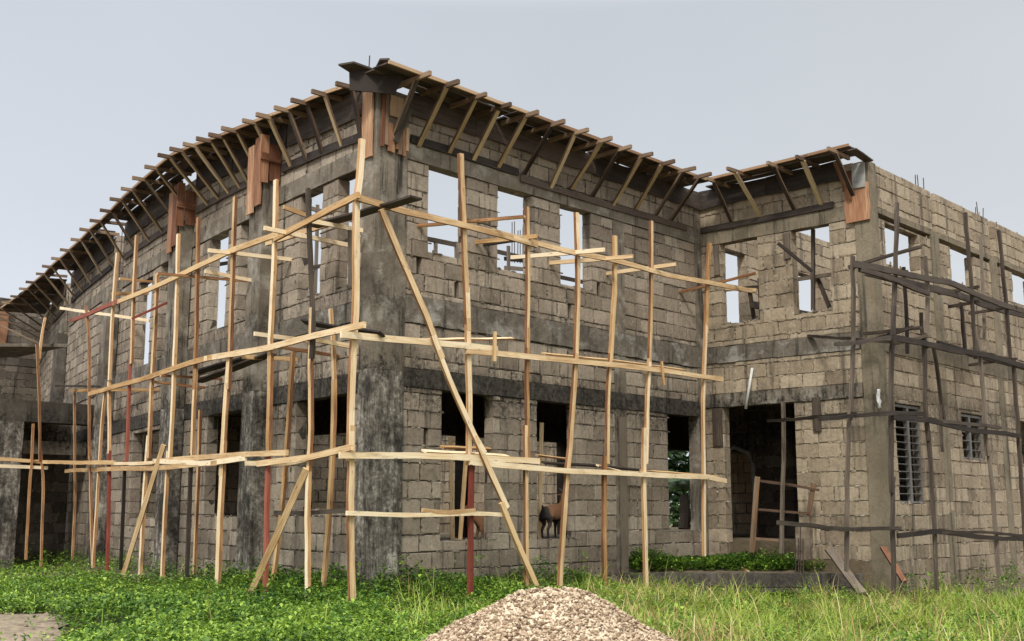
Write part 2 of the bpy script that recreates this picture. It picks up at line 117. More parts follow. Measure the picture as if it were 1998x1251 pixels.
class MB:
    """collects shapes for one mesh"""
    def __init__(s): s.v = []; s.f = []; s.uv = []; s.mi = []
    def add(s, verts, faces, uvs=None, mi=0):
        n = len(s.v); s.v += [tuple(p) for p in verts]
        for k, f in enumerate(faces):
            s.f.append([i + n for i in f]); s.mi.append(mi if isinstance(mi, int) else mi[k])
        s.uv += uvs if uvs else [(0, 0)] * sum(len(f) for f in faces)
    def box(s, p0, p1, mi=0, jit=0):
        x0, y0, z0 = p0; x1, y1, z1 = p1
        vs = [(x, y, z) for z in (z0, z1) for y in (y0, y1) for x in (x0, x1)]
        if jit: vs = [tuple(a + random.uniform(-jit, jit) for a in p) for p in vs]
        s.add(vs, [[0, 2, 3, 1], [4, 5, 7, 6], [0, 1, 5, 4], [2, 6, 7, 3], [0, 4, 6, 2], [1, 3, 7, 5]], None, mi)
    def board(s, pts, w, t, face, wob=.006, seg=.35, edge=1, taper=None):
        """sawn board along pts, wide side facing 'face'"""
        P = [Vector(p) for p in pts]; Q = []
        d = [0]
        for a, b in zip(P, P[1:]): d.append(d[-1] + (b - a).length)
        n = max(2, int(d[-1] / seg) + 1)
        for i in range(n + 1):
            q = d[-1] * i / n; k = 0
            while k < len(P) - 2 and q > d[k + 1]: k += 1
            Q.append((P[k].lerp(P[k + 1], (q - d[k]) / max(1e-6, d[k + 1] - d[k])), q))
        off = random.uniform(0, 50); vs = []; fs = []; uv = []; mi = []
        F0 = Vector(face)
        ph = random.uniform(0, 6)
        for i, (p, q) in enumerate(Q):
            a = Q[max(0, i - 1)][0]; b = Q[min(n, i + 1)][0]; tn = (b - a).normalized()
            sx = tn.cross(F0).normalized(); fx = sx.cross(tn).normalized()
            ww = w * (1 + random.uniform(-.07, .07)); tt = t * (1 + random.uniform(-.08, .08))
            wo = sx * (math.sin(q * 1.5 + ph) * wob + random.uniform(-wob, wob) * .3) + fx * random.uniform(-wob, wob) * .5
            for sa, sb in ((-1, -1), (1, -1), (1, 1), (-1, 1)): vs.append(p + wo + sx * sa * ww / 2 + fx * sb * tt / 2)
        per = [0, w, w + t, 2 * w + t, 2 * w + 2 * t]
        for i in range(n):
            for k in range(4):
                a = i * 4 + k; b = i * 4 + (k + 1) % 4
                fs.append([a, b, b + 4, a + 4]); mi.append(edge if k % 2 else 0)
                u0, u1 = Q[i][1] + off, Q[i + 1][1] + off
                uv += [(u0, per[k]), (u0, per[k + 1]), (u1, per[k + 1]), (u1, per[k])]
        fs += [[3, 2, 1, 0], [n * 4, n * 4 + 1, n * 4 + 2, n * 4 + 3]]; mi += [0, 0]
        uv += [(off, 0), (off, w), (off + t, w), (off + t, 0)] * 2
        s.add(vs, fs, uv, mi)
    def tube(s, pts, r, n=6):
        P = [Vector(p) for p in pts]; vs = []; fs = []
        for i, p in enumerate(P):
            tn = (P[min(len(P) - 1, i + 1)] - P[max(0, i - 1)]).normalized()
            a = tn.orthogonal().normalized(); b = tn.cross(a)
            rr = r[i] if isinstance(r, (list, tuple)) else r
            for k in range(n): an = 2 * math.pi * k / n; vs.append(p + a * math.cos(an) * rr + b * math.sin(an) * rr)
        for i in range(len(P) - 1):
            for k in range(n): fs.append([i * n + k, i * n + (k + 1) % n, (i + 1) * n + (k + 1) % n, (i + 1) * n + k])
        fs += [list(range(n))[::-1], [(len(P) - 1) * n + k for k in range(n)]]
        s.add(vs, fs)
    def build(s, name, mats, parent=None, smooth=False):
        return mesh_obj(name, s.v, s.f, mats, parent, s.uv, s.mi, smooth)

# ------------------------------------------------------------------ materials
def newmat(name):
    m = bpy.data.materials.new(name); m.use_nodes = True; nt = m.node_tree
    return m, nt, nt.nodes['Principled BSDF']
def nd(nt, t, **kw):
    n = nt.nodes.new(t)
    for k, v in kw.items():
        if k in n.inputs: n.inputs[k].default_value = v
        else: setattr(n, k, v)
    return n
def noise(nt, vec, scale, detail=6, rough=.6, dist=0.0):
    n = nd(nt, 'ShaderNodeTexNoise'); n.inputs['Scale'].default_value = scale; n.inputs['Detail'].default_value = detail
    n.inputs['Roughness'].default_value = rough; n.inputs['Distortion'].default_value = dist
    if vec is not None: nt.links.new(vec, n.inputs['Vector'])
    return n.outputs['Fac']
def ramp_(nt, fac, stops):
    r = nd(nt, 'ShaderNodeValToRGB'); nt.links.new(fac, r.inputs[0]); el = r.color_ramp.elements
    while len(el) < len(stops): el.new(.5)
    for k, (p, c) in enumerate(stops):
        el[k].position = p; el[k].color = (*c, 1) if len(c) == 3 else c
    return r.outputs['Color']
def mixc(nt, fac, a, b, mode='MIX'):
    m = nd(nt, 'ShaderNodeMix', data_type='RGBA', blend_type=mode)
    for sock, v in (('Factor', fac), ('A', a), ('B', b)):
        if isinstance(v, (int, float)): m.inputs[sock].default_value = v
        elif isinstance(v, tuple): m.inputs[sock].default_value = (*v, 1)
        else: nt.links.new(v, m.inputs[sock])
    return m.outputs['Result']
def math_(nt, op, a, b=0.0, clamp=False):
    m = nd(nt, 'ShaderNodeMath', operation=op, use_clamp=clamp)
    for i, v in enumerate((a, b)):
        if isinstance(v, (int, float)): m.inputs[i].default_value = v
        else: nt.links.new(v, m.inputs[i])
    return m.outputs[0]
def maprange(nt, v, a, b, c=0.0, d=1.0):
    m = nd(nt, 'ShaderNodeMapRange', interpolation_type='SMOOTHSTEP'); nt.links.new(v, m.inputs['Value'])
    for k, x in zip(('From Min', 'From Max', 'To Min', 'To Max'), (a, b, c, d)): m.inputs[k].default_value = x
    return m.outputs[0]
def scaled(nt, vec, s):
    m = nd(nt, 'ShaderNodeVectorMath', operation='MULTIPLY'); nt.links.new(vec, m.inputs[0]); m.inputs[1].default_value = s
    return m.outputs['Vector']
def bump(nt, bs, h, strength, dist):
    b = nd(nt, 'ShaderNodeBump'); b.inputs['Strength'].default_value = strength; b.inputs['Distance'].default_value = dist
    nt.links.new(h, b.inputs['Height']); nt.links.new(b.outputs['Normal'], bs.inputs['Normal'])

def masonry(name, cols, stain=.5, mold=.0, pale=None, island=True, rough=.9, bumpd=.007, zmold=True):
    """blockwork or concrete: tone per block, grain, vertical rain streaks, black mildew that sits at beams and base"""
    m, nt, bs = newmat(name); L = nt.links
    geo = nd(nt, 'ShaderNodeNewGeometry'); pos = geo.outputs['Position']
    sp = nd(nt, 'ShaderNodeSeparateXYZ'); L.new(pos, sp.inputs[0]); z = sp.outputs['Z']
    n1 = noise(nt, pos, 1.3, 5); n2 = noise(nt, pos, 9, 6, .65); n3 = noise(nt, pos, 60, 4, .7)
    fac = geo.outputs['Random Per Island'] if island else n1
    f2 = math_(nt, 'ADD', math_(nt, 'MULTIPLY', fac, .6), math_(nt, 'MULTIPLY', n1, .42))
    f2 = math_(nt, 'ADD', f2, math_(nt, 'MULTIPLY', math_(nt, 'SUBTRACT', n2, .5), .5))
    c = ramp_(nt, f2, [(.05, cols[0]), (.5, cols[1]), (.95, cols[2])])
    c = mixc(nt, 1.0, c, ramp_(nt, n3, [(.3, (.74, .74, .74)), (.7, (1.16, 1.16, 1.16))]), 'MULTIPLY')
    # dark blotches
    bl = maprange(nt, noise(nt, pos, 3.2, 8, .7, .6), .52, .72)
    c = mixc(nt, math_(nt, 'MULTIPLY', bl, .55 * stain), c, (.075, .065, .055))
    # rain streaks
    st = noise(nt, scaled(nt, pos, (5.5, 5.5, .42)), 1.0, 6, .62)
    c = mixc(nt, math_(nt, 'MULTIPLY', maprange(nt, st, .52, .70), 1.0 * stain), c, (.045, .04, .035))
    lt = noise(nt, scaled(nt, pos, (7.5, 7.5, .6)), 1.0, 6, .6)
    c = mixc(nt, math_(nt, 'MULTIPLY', maprange(nt, lt, .62, .76), .45), c, (.42, .40, .36))
    if island:
        sm = maprange(nt, noise(nt, pos, 5.5, 9, .72, 1.6), .58, .70)
        c = mixc(nt, math_(nt, 'MULTIPLY', sm, .42), c, tuple(min(.6, v * 1.5) for v in cols[2]))
        dk = maprange(nt, noise(nt, scaled(nt, pos, (2.2, 2.2, 3.4)), 1.0, 9, .75, 1.2), .60, .74)
        c = mixc(nt, math_(nt, 'MULTIPLY', dk, .5), c, tuple(v * .35 for v in cols[0]))
        sp2 = noise(nt, pos, 17, 7, .78)
        c = mixc(nt, 1.0, c, ramp_(nt, sp2, [(.34, (.70, .69, .67)), (.50, (1, 1, 1)), (.68, (1.16, 1.16, 1.15))]), 'MULTIPLY')
    if pale:
        pl = maprange(nt, noise(nt, pos, 2.0, 6, .65), .5, .66); c = mixc(nt, math_(nt, 'MULTIPLY', pl, .75), c, pale)
    if mold > 0:
        wob = math_(nt, 'MULTIPLY', math_(nt, 'SUBTRACT', noise(nt, scaled(nt, pos, (4, 4, 1.2)), 1.0, 7, .7), .5), 2.2)
        zz = math_(nt, 'ADD', z, wob)
        k1 = math_(nt, 'MULTIPLY', maprange(nt, zz, 2.5, 3.15), maprange(nt, zz, 3.75, 3.35))
        k2 = maprange(nt, zz, .55, -.3)
        k3 = math_(nt, 'MULTIPLY', math_(nt, 'MULTIPLY', maprange(nt, zz, 4.1, 4.45), maprange(nt, zz, 4.9, 4.6)), .65)
        k = math_(nt, 'MAXIMUM', math_(nt, 'MAXIMUM', k1, math_(nt, 'MULTIPLY', k2, .75)), k3)
        mot = maprange(nt, noise(nt, pos, 13, 7, .75), .36, .62)
        c = mixc(nt, math_(nt, 'MULTIPLY', math_(nt, 'MULTIPLY', k, mot), mold), c, (.018, .017, .016))
    L.new(c, bs.inputs['Base Color']); bs.inputs['Roughness'].default_value = rough
    bs.inputs['Specular IOR Level'].default_value = .2
    h = math_(nt, 'ADD', math_(nt, 'MULTIPLY', noise(nt, pos, 22, 8, .72), 1.0), math_(nt, 'MULTIPLY', n3, .45))
    bump(nt, bs, h, .9, bumpd)
    return m
M = {}
M['block'] = masonry('block', [(.18, .145, .11), (.315, .26, .202), (.47, .40, .315)], .7, .8)
M['block_dark'] = masonry('block_dark', [(.07, .058, .046), (.14, .116, .092), (.25, .21, .168)], 1.1, .9)  # the block in darker tones; behind the doorway they stand in for shade
M['block_warm'] = masonry('block_warm', [(.21, .165, .115), (.355, .285, .203), (.50, .415, .305)], .72, .55)
M['mortar'] = masonry('mortar', [(.03, .025, .02), (.075, .062, .05), (.20, .17, .135)], .7, .8, pale=(.34, .295, .235), island=False, bumpd=.02)
M['mortar_pale'] = masonry('mortar_pale', [(.06, .045, .03), (.16, .125, .09), (.36, .30, .22)], .45, .4, pale=(.55, .48, .38), island=False, bumpd=.02)
M['concrete'] = masonry('concrete', [(.105, .087, .065), (.205, .174, .134), (.34, .298, .238)], 1.15, .95, pale=(.37, .345, .29), island=False, bumpd=.02)
M['concrete_dark'] = masonry('concrete_dark', [(.04, .036, .03), (.10, .088, .072), (.22, .195, .162)], 1.0, .9, island=False, bumpd=.02)
M['concrete_warm'] = masonry('concrete_warm', [(.13, .11, .075), (.24, .20, .14), (.36, .31, .23)], .8, .5, island=False, bumpd=.02)
M['concrete_spatter'] = masonry('concrete_spatter', [(.09, .077, .06), (.20, .172, .136), (.34, .30, .245)], 1.0, .5, pale=(.45, .43, .39), island=False, bumpd=.035)

M['concrete_mold'] = None
def moldmat():
    m, nt, bs = newmat('concrete_mold'); L = nt.links
    pos = nd(nt, 'ShaderNodeNewGeometry').outputs['Position']
    a = math_(nt, 'ADD', math_(nt, 'MULTIPLY', noise(nt, scaled(nt, pos, (8, 8, .6)), 1.0, 8, .7, .3), .45), math_(nt, 'MULTIPLY', noise(nt, scaled(nt, pos, (3, 3, 1.3)), 1.0, 8, .7, 1.0), .55)); b = noise(nt, pos, 11, 9, .78); g = noise(nt, pos, 1.1, 4)
    f = math_(nt, 'ADD', math_(nt, 'MULTIPLY', a, .62), math_(nt, 'MULTIPLY', b, .38))
    c = ramp_(nt, f, [(.39, (.018, .016, .014)), (.46, (.08, .071, .06)), (.52, (.20, .18, .152)), (.59, (.50, .47, .41))])
    c = mixc(nt, maprange(nt, g, .54, .66), c, ramp_(nt, b, [(.35, (.02, .019, .017)), (.65, (.085, .078, .068))]))
    L.new(c, bs.inputs['Base Color']); bs.inputs['Roughness'].default_value = .9; bs.inputs['Specular IOR Level'].default_value = .2
    bump(nt, bs, math_(nt, 'ADD', noise(nt, pos, 20, 8, .75), math_(nt, 'MULTIPLY', a, .6)), 1.0, .03)
    return m
M['concrete_mold'] = moldmat()

M['mortar_lump'] = masonry('mortar_lump', [(.05, .042, .034), (.20, .17, .135), (.44, .39, .32)], .55, .8, bumpd=.02)
M['mortar_pale_lump'] = masonry('mortar_pale_lump', [(.10, .08, .055), (.33, .275, .20), (.58, .51, .41)], .3, .5, bumpd=.02)

def wood(name, c0, c1, c2, dark=.3, rough=.7):
    m, nt, bs = newmat(name); L = nt.links
    uv = nd(nt, 'ShaderNodeUVMap').outputs['UV']; oi = nd(nt, 'ShaderNodeObjectInfo')
    wp = nd(nt, 'ShaderNodeNewGeometry').outputs['Position']
    v = nd(nt, 'ShaderNodeVectorMath', operation='ADD'); L.new(scaled(nt, uv, (1.0, 1.0, 0)), v.inputs[0]); L.new(oi.outputs['Random'], v.inputs[1])
    p = v.outputs['Vector']
    g = noise(nt, scaled(nt, p, (2.2, 60, 1)), 1.0, 5, .6, .4)
    big = noise(nt, scaled(nt, p, (1.1, 6, 1)), 1.0, 4, .55)
    f = math_(nt, 'ADD', math_(nt, 'MULTIPLY', g, .55), math_(nt, 'MULTIPLY', big, .5))
    f = math_(nt, 'ADD', f, math_(nt, 'MULTIPLY', math_(nt, 'SUBTRACT', oi.outputs['Random'], .5), .36))
    c = ramp_(nt, f, [(.3, c0), (.5, c1), (.68, c2)])
    kn = nd(nt, 'ShaderNodeTexVoronoi'); kn.inputs['Scale'].default_value = 1.0; L.new(scaled(nt, p, (3.1, 14, 1)), kn.inputs['Vector'])
    c = mixc(nt, math_(nt, 'MULTIPLY', maprange(nt, kn.outputs['Distance'], .16, .04), .7), c, tuple(x * .3 for x in c0))
    gr = maprange(nt, noise(nt, scaled(nt, p, (1.6, 9, 1)), 1.0, 6, .7), .55, .75)
    c = mixc(nt, math_(nt, 'MULTIPLY', gr, dark), c, tuple(x * .35 for x in c0))
    # weathering and cement splashes
    c = mixc(nt, math_(nt, 'MULTIPLY', maprange(nt, noise(nt, wp, 2.6, 6, .7), .56, .72), .38), c, tuple(x * .45 + .03 for x in c1))
    c = mixc(nt, math_(nt, 'MULTIPLY', maprange(nt, noise(nt, wp, 9, 6, .75), .66, .72), .6), c, (.34, .315, .27))
    L.new(c, bs.inputs['Base Color']); bs.inputs['Roughness'].default_value = rough; bs.inputs['Specular IOR Level'].default_value = .25
    bump(nt, bs, g, .5, .004)
    return m
M['wood_pale'] = wood('wood_pale', (.43, .26, .12), (.73, .53, .305), (.88, .735, .52), .5)
M['wood_bark'] = wood('wood_bark', (.12, .05, .025), (.30, .145, .065), (.56, .34, .16), .5)
M['wood_red'] = wood('wood_red', (.14, .03, .02), (.23, .052, .034), (.33, .11, .07), .4)
M['wood_dark'] = wood('wood_dark', (.014, .010, .008), (.036, .026, .02), (.085, .066, .052), .4)
M['wood_grey'] = wood('wood_grey', (.028, .020, .014), (.078, .058, .043), (.185, .15, .115), .45)
M['wood_strut'] = wood('wood_strut', (.27, .19, .095), (.46, .35, .19), (.60, .48, .30), .4)
M['wood_joist'] = wood('wood_joist', (.075, .045, .03), (.155, .10, .065), (.28, .195, .125), .45)
M['ply_dark'] = wood('ply_dark', (.022, .017, .014), (.05, .038, .031), (.105, .078, .062), .5)
M['ply_brown'] = wood('ply_brown', (.10, .038, .022), (.20, .085, .045), (.33, .17, .095), .45)
M['ply_rust'] = wood('ply_rust', (.20, .085, .045), (.38, .195, .105), (.60, .40, .25), .6)
M['board_rim'] = wood('board_rim', (.20, .11, .06), (.34, .21, .12), (.48, .33, .20), .35)
M['wood_tan'] = wood('wood_tan', (.26, .13, .05), (.52, .32, .145), (.70, .50, .27), .5)
WOODS = [('wood_pale', 'wood_bark'), ('wood_red', 'wood_red'), ('wood_dark', 'wood_dark'), ('wood_grey', 'wood_grey'), ('ply_rust', 'wood_bark')]
def W(k):
    if k == 0 and random.random() < .3: return [M['wood_tan'], M['wood_bark']]
    return [M[WOODS[k][0]], M[WOODS[k][1]]]

def plain(name, col, rough=.8, var=.25, scale=20, metal=0):
    m, nt, bs = newmat(name); geo = nd(nt, 'ShaderNodeNewGeometry')
    n = noise(nt, geo.outputs['Position'], scale, 5)
    c = ramp_(nt, n, [(.3, tuple(x * (1 - var) for x in col)), (.7, tuple(x * (1 + var) for x in col))])
    nt.links.new(c, bs.inputs['Base Color']); bs.inputs['Roughness'].default_value = rough; bs.inputs['Metallic'].default_value = metal
    return m
M['rebar'] = plain('rebar', (.06, .04, .032), .75, .4, 40)
M['pvc'] = plain('pvc', (.55, .55, .52), .5, .1)
M['rag'] = plain('rag', (.8, .8, .78), .9, .1)
M['grey_tile'] = plain('grey_tile', (.34, .34, .32), .8, .25, 8)
M['louver'] = plain('louver', (.16, .15, .14), .5, .3, 12)
M['blade'] = plain('blade', (.20, .20, .20), .3, .3, 12)

def leafmat(name, cols, trans=.3, rough=.5):
    m, nt, bs = newmat(name); geo = nd(nt, 'ShaderNodeNewGeometry')
    big = noise(nt, geo.outputs['Position'], .9, 4)
    f = math_(nt, 'ADD', math_(nt, 'MULTIPLY', geo.outputs['Random Per Island'], .75), math_(nt, 'MULTIPLY', math_(nt, 'SUBTRACT', big, .37), .9))
    c = ramp_(nt, f, [(k / (len(cols) - 1), x) for k, x in enumerate(cols)])
    nt.links.new(c, bs.inputs['Base Color']); bs.inputs['Roughness'].default_value = rough; bs.inputs['Specular IOR Level'].default_value = .3
    tr = nd(nt, 'ShaderNodeBsdfTranslucent'); nt.links.new(c, tr.inputs['Color'])
    ms = nd(nt, 'ShaderNodeMixShader'); ms.inputs[0].default_value = trans
    nt.links.new(bs.outputs[0], ms.inputs[1]); nt.links.new(tr.outputs[0], ms.inputs[2])
    nt.links.new(ms.outputs[0], nt.nodes['Material Output'].inputs['Surface'])
    return m
M['leaf'] = leafmat('leaf', [(.03, .075, .010), (.12, .225, .024), (.26, .405, .048), (.43, .56, .10)])
M['leaf_deep'] = leafmat('leaf_deep', [(.02, .055, .010), (.05, .12, .018), (.095, .20, .032), (.17, .30, .055)])
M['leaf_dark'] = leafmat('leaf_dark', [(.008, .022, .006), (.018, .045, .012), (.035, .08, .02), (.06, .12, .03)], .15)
M['grass'] = leafmat('grass', [(.09, .17, .02), (.22, .33, .04), (.39, .47, .08), (.56, .54, .17)])
M['straw'] = leafmat('straw', [(.20, .095, .045), (.36, .23, .10), (.50, .40, .19), (.57, .50, .28)], .2)

def soilmat():
    m, nt, bs = newmat('soil'); geo = nd(nt, 'ShaderNodeNewGeometry'); p = geo.outputs['Position']
    n = noise(nt, p, .8, 6); n2 = noise(nt, p, 14, 6, .7)
    c = ramp_(nt, math_(nt, 'ADD', math_(nt, 'MULTIPLY', n, .6), math_(nt, 'MULTIPLY', n2, .4)), [(.3, (.06, .05, .028)), (.5, (.13, .10, .06)), (.7, (.22, .17, .11))])
    nt.links.new(c, bs.inputs['Base Color']); bs.inputs['Roughness'].default_value = .95
    bump(nt, bs, n2, .8, .03); return m
M['soil'] = soilmat()
M['path'] = plain('path', (.21, .165, .115), .95, .45, 9)
def gravelmat():
    m, nt, bs = newmat('gravel'); geo = nd(nt, 'ShaderNodeNewGeometry')
    c = ramp_(nt, geo.outputs['Random Per Island'], [(0, (.12, .072, .045)), (.25, (.30, .208, .128)), (.6, (.49, .372, .252)), (1, (.66, .555, .41))])
    n = noise(nt, geo.outputs['Position'], 60, 4)
    c = mixc(nt, 1.0, c, ramp_(nt, n, [(.3, (.7, .7, .7)), (.7, (1.1, 1.1, 1.1))]), 'MULTIPLY')
    nt.links.new(c, bs.inputs['Base Color']); bs.inputs['Roughness'].default_value = .85; return m
M['gravel'] = gravelmat()

# ------------------------------------------------------------------ plan of the curved left front
def gx(y): return .13 * y + .0045 * y * y
_ys = np.linspace(0, 40, 4001); _s = np.concatenate([[0], np.cumsum(np.hypot(np.diff(_ys), np.diff(gx(_ys))))])
def y_of_s(s): return float(np.interp(s, _s, _ys))
def s_of_y(y): return float(np.interp(y, _ys, _s))
def normA(y):
    t = Vector((.13 + .009 * y, 1, 0)).normalized(); return Vector((-t.y, t.x, 0))
def mapA(u, z, d):
    y = y_of_s(u); p = Vector((gx(y), y, z)); return p + normA(y) * d
def mapB(u, z, d): return Vector((u, -d, z))
def mapC(u, z, d): return Vector((LB - d, -u, z))
def mapD(u, z, d): return Vector((LB + u, -LCC - d, z))
def smooth(t): t = max(0., min(1., t)); return t * t * (3 - 2 * t)
def hgt(x, y):
    h = -.07 - .14 * smooth(((gx(max(0, y)) - x if y > 0 else min(-y, 9)) - .15) / 1.0) - .012 * max(0, y - 4) - .22 * smooth((.687 * x - .726 * y - 3.4) / 3.2)
    h += .03 * math.sin(x * 1.3 + y * .7) + .02 * math.sin(x * .5 - y * 1.9)
    return h

# ------------------------------------------------------------------ the ground
def make_ground():
    xs = sorted(set(np.concatenate([np.linspace(-1500, -40, 12), np.linspace(-40, 60, 121), np.linspace(60, 1500, 12)]).tolist()))
    V = []; F = []; n = len(xs)
    for y in xs:
        for x in xs: V.append((x, y, hgt(max(-40, min(60, x)), max(-40, min(40, y)))))
    for j in range(n - 1):
        for i in range(n - 1): a = j * n + i; F.append([a, a + 1, a + n + 1, a + n])
    o = mesh_obj('ground', V, F, M['soil'], smooth=True); o['kind'] = 'structure'; o['label'] = 'brown soil ground under the weeds'
make_ground()
PATH = T['path']
def make_path():
    # bare earth track at the left
    pts = [(-4.6, 3.5), (-4.05, 2.5), (-4.05, 1.3), (-4.6, .1), (-5.2, -1.1), (-5.8, -2.4), (-7.2, -4.2), (-8.8, -3.0), (-8.6, 1.5), (-7.0, 4.8), (-5.3, 4.4)]
    rad = []
    V = [(-6.2, .3, hgt(-6.2, .3) + .03)]; F = []; N = 60
    P = [Vector((a, b)) for a, b in pts]
    for k in range(N):
        t = k / N * len(P); i = int(t); q = P[i % len(P)].lerp(P[(i + 1) % len(P)], t - i)
        q = q + Vector((random.uniform(-.2, .2), random.uniform(-.2, .2)))
        rad.append(q); V.append((q.x, q.y, hgt(q.x, q.y) + .004))
    for q in rad:
        c = Vector((-6.2, .3)); w = q.lerp(c, .4); V.append((w.x, w.y, hgt(w.x, w.y) + .03))
    for k in range(N):
        a, b = 1 + k, 1 + (k + 1) % N; F.append([a, b, b + N, a + N]); F.append([a + N, b + N, 0])
    for k in range(260):
        q = Vector((-6.2, .3)).lerp(random.choice(rad), math.sqrt(random.random())); r_ = random.uniform(.012, .04); n_ = len(V); z_ = hgt(q.x, q.y) + .02
        V += [(q.x + dx * r_ * random.uniform(.7, 1.3), q.y + dy * r_ * random.uniform(.7, 1.3), z_ + dz * r_ * .6) for dx, dy, dz in ((1, 0, 0), (0, 1, 0), (-1, 0, 0), (0, -1, 0), (.1, .1, 1))]
        F += [[n_, n_ + 1, n_ + 4], [n_ + 1, n_ + 2, n_ + 4], [n_ + 2, n_ + 3, n_ + 4], [n_ + 3, n_, n_ + 4]]
    o = mesh_obj('dirt_path', V, F, M['path']); o['kind'] = 'structure'; o['label'] = 'bare tan earth track at the lower left'
    return [(q.x, q.y) for q in rad]
PATHPOLY = np.array(make_path())

# ------------------------------------------------------------------ the building
bld = root('unfinished_building', (3, 0, 0), 'two storey unfinished grey block building with empty window openings and no roof', 'building')
def free(u0, u1, v0, v1, rects):
    iv = [(u0, u1)]
    for a, b, c, d in rects:
        if c < v1 - 1e-4 and d > v0 + 1e-4:
            nv = []
            for p, q in iv:
                if b <= p or a >= q: nv.append((p, q)); continue
                if a > p: nv.append((p, a))
                if b < q: nv.append((b, q))
            iv = nv
    return [(p, q) for p, q in iv if q - p > .03]
CH_ = .28
def blocks(mb, mp, u0, u1, z0, z1, rects, thick=.225, gap=.018, zbase=0.0, joints=None):
    r = 0; k0 = math.floor((z0 - zbase) / CH_); k1 = math.ceil((z1 - zbase) / CH_)
    for k in range(k0, k1):
        a = max(z0, zbase + k * CH_); b = min(z1, zbase + (k + 1) * CH_)
        part = [q for q in rects if q[2] < b - .01 and q[3] > a + .01 and (q[2] > a + .04 or q[3] < b - .04)]
        rows = [(a, b, free(u0, u1, a + .012, b - .012, rects))]
        for q in part:                                   # courses cut by a sill or a lintel
            full = [r_ for r_ in rects if r_ is not q]
            for va, vb in ((a, min(b, q[2])), (max(a, q[3]), b)):
                if vb - va > .04: rows.append((va, vb, free(max(u0, q[0]), min(u1, q[1]), va + .012, vb - .012, full)))
        for v0, v1, ivs in rows:
            if v1 - v0 < .04: continue
            for p, q in ivs:
                u = p; first = True; ln = .52
                # running bond
                ph = ((k % 2) * .26 + random.uniform(-.03, .03))
                edges = [p]; t = math.floor((p - ph) / ln) * ln + ph
                while t < q:
                    if t > p + .09 and t < q - .09: edges.append(t + random.uniform(-.035, .035))
                    t += ln
                    if random.random() < .04: t -= .2
                edges.append(q)
                for e0, e1 in zip(edges, edges[1:]):
                    if e1 - e0 < .05: continue
                    ga = gap * random.uniform(.5, 1.35); gb = gap * random.uniform(.5, 1.5)
                    d1 = random.uniform(-.007, .007) + (random.uniform(-.012, .01) if random.random() < .15 else 0)
                    A, B = e0 + ga / 2, e1 - ga / 2; C, D = v0 + gb / 2, v1 - gb / 2
                    if e0 == p: A = e0
                    if e1 == q: B = e1
                    j = lambda s=.0065: random.uniform(-s, s)
                    ch = .008
                    pt = [mp(A + j(), C + j(), -thick), mp(B + j(), C + j(), -thick), mp(B + j(), D + j(), -thick), mp(A + j(), D + j(), -thick),
                          mp(A + j(.003), C + j(.003), d1 - ch), mp(B + j(.003), C + j(.003), d1 - ch), mp(B + j(.003), D + j(.003), d1 - ch), mp(A + j(.003), D + j(.003), d1 - ch),
                          mp(A + ch + j(), C + ch + j(), d1 + j(.003)), mp(B - ch + j(), C + ch + j(), d1 + j(.003)), mp(B - ch + j(), D - ch + j(), d1 + j(.003)), mp(A + ch + j(), D - ch + j(), d1 + j(.003))]
                    for ci, (cu, cw) in enumerate(((A, C), (B, C), (B, D), (A, D))):
                        if random.random() < .09:      # chipped corner
                            q_ = random.uniform(.02, .055); um_, vm_ = (A + B) / 2, (C + D) / 2
                            fu = cu + (q_ if cu < um_ else -q_); fv = cw + (q_ if cw < vm_ else -q_) * random.uniform(.3, .9)
                            pt[8 + ci] = mp(fu, fv, d1 + j(.003))
                    if joints is not None:
                        if e1 < q - .01: joints.append((e1, v0, v1, 1))
                        if v1 < z1 - .01: joints.append((v1, e0, e1, 0))
                    mb.add(pt, [[0, 3, 2, 1], [8, 9, 10, 11], [0, 1, 5, 4], [1, 2, 6, 5], [2, 3, 7, 6], [3, 0, 4, 7], [4, 5, 9, 8], [5, 6, 10, 9], [6, 7, 11, 10], [7, 4, 8, 11]])
def shell(mp, u0, u1, z0, z1, holes, d0, d1, ustep=None, flip=False):
    """wall core with holes; only its outer faces"""
    us = {u0, u1}; zs = {z0, z1}
    for a, b, c, d in holes:
        us |= {max(u0, min(u1, a)), max(u0, min(u1, b))}; zs |= {max(z0, min(z1, c)), max(z0, min(z1, d))}
    us = sorted(us); zs = sorted(zs)
    if ustep:
        nu = []
        for a, b in zip(us, us[1:]):
            n = max(1, int((b - a) / ustep)); nu += [a + (b - a) * i / n for i in range(n)]
        us = nu + [us[-1]]
    us = [x for i, x in enumerate(us) if i == 0 or x - us[i - 1] > 1e-6]; zs = [x for i, x in enumerate(zs) if i == 0 or x - zs[i - 1] > 1e-6]
    def solid(i, j):
        if i < 0 or j < 0 or i >= len(us) - 1 or j >= len(zs) - 1: return False
        um, zm = (us[i] + us[i + 1]) / 2, (zs[j] + zs[j + 1]) / 2
        return not any(a < um < b and c < zm < d for a, b, c, d in holes)
    V = []; idx = {}; F = []
    def vid(i, j, k):
        if (i, j, k) not in idx:
            idx[(i, j, k)] = len(V); V.append(mp(us[i], zs[j], d1 if k else d0))
        return idx[(i, j, k)]
    for i in range(len(us) - 1):
        for j in range(len(zs) - 1):
            if not solid(i, j): continue
            q = [(i, j), (i + 1, j), (i + 1, j + 1), (i, j + 1)]
            F.append([vid(*p, 1) for p in q]); F.append([vid(*p, 0) for p in q][::-1])
            for (di, dj), (a, b) in {(0, -1): (0, 1), (1, 0): (1, 2), (0, 1): (2, 3), (-1, 0): (3, 0)}.items():
                if not solid(i + di, j + dj): F.append([vid(*q[b], 1), vid(*q[a], 1), vid(*q[a], 0), vid(*q[b], 0)])
    return V, F
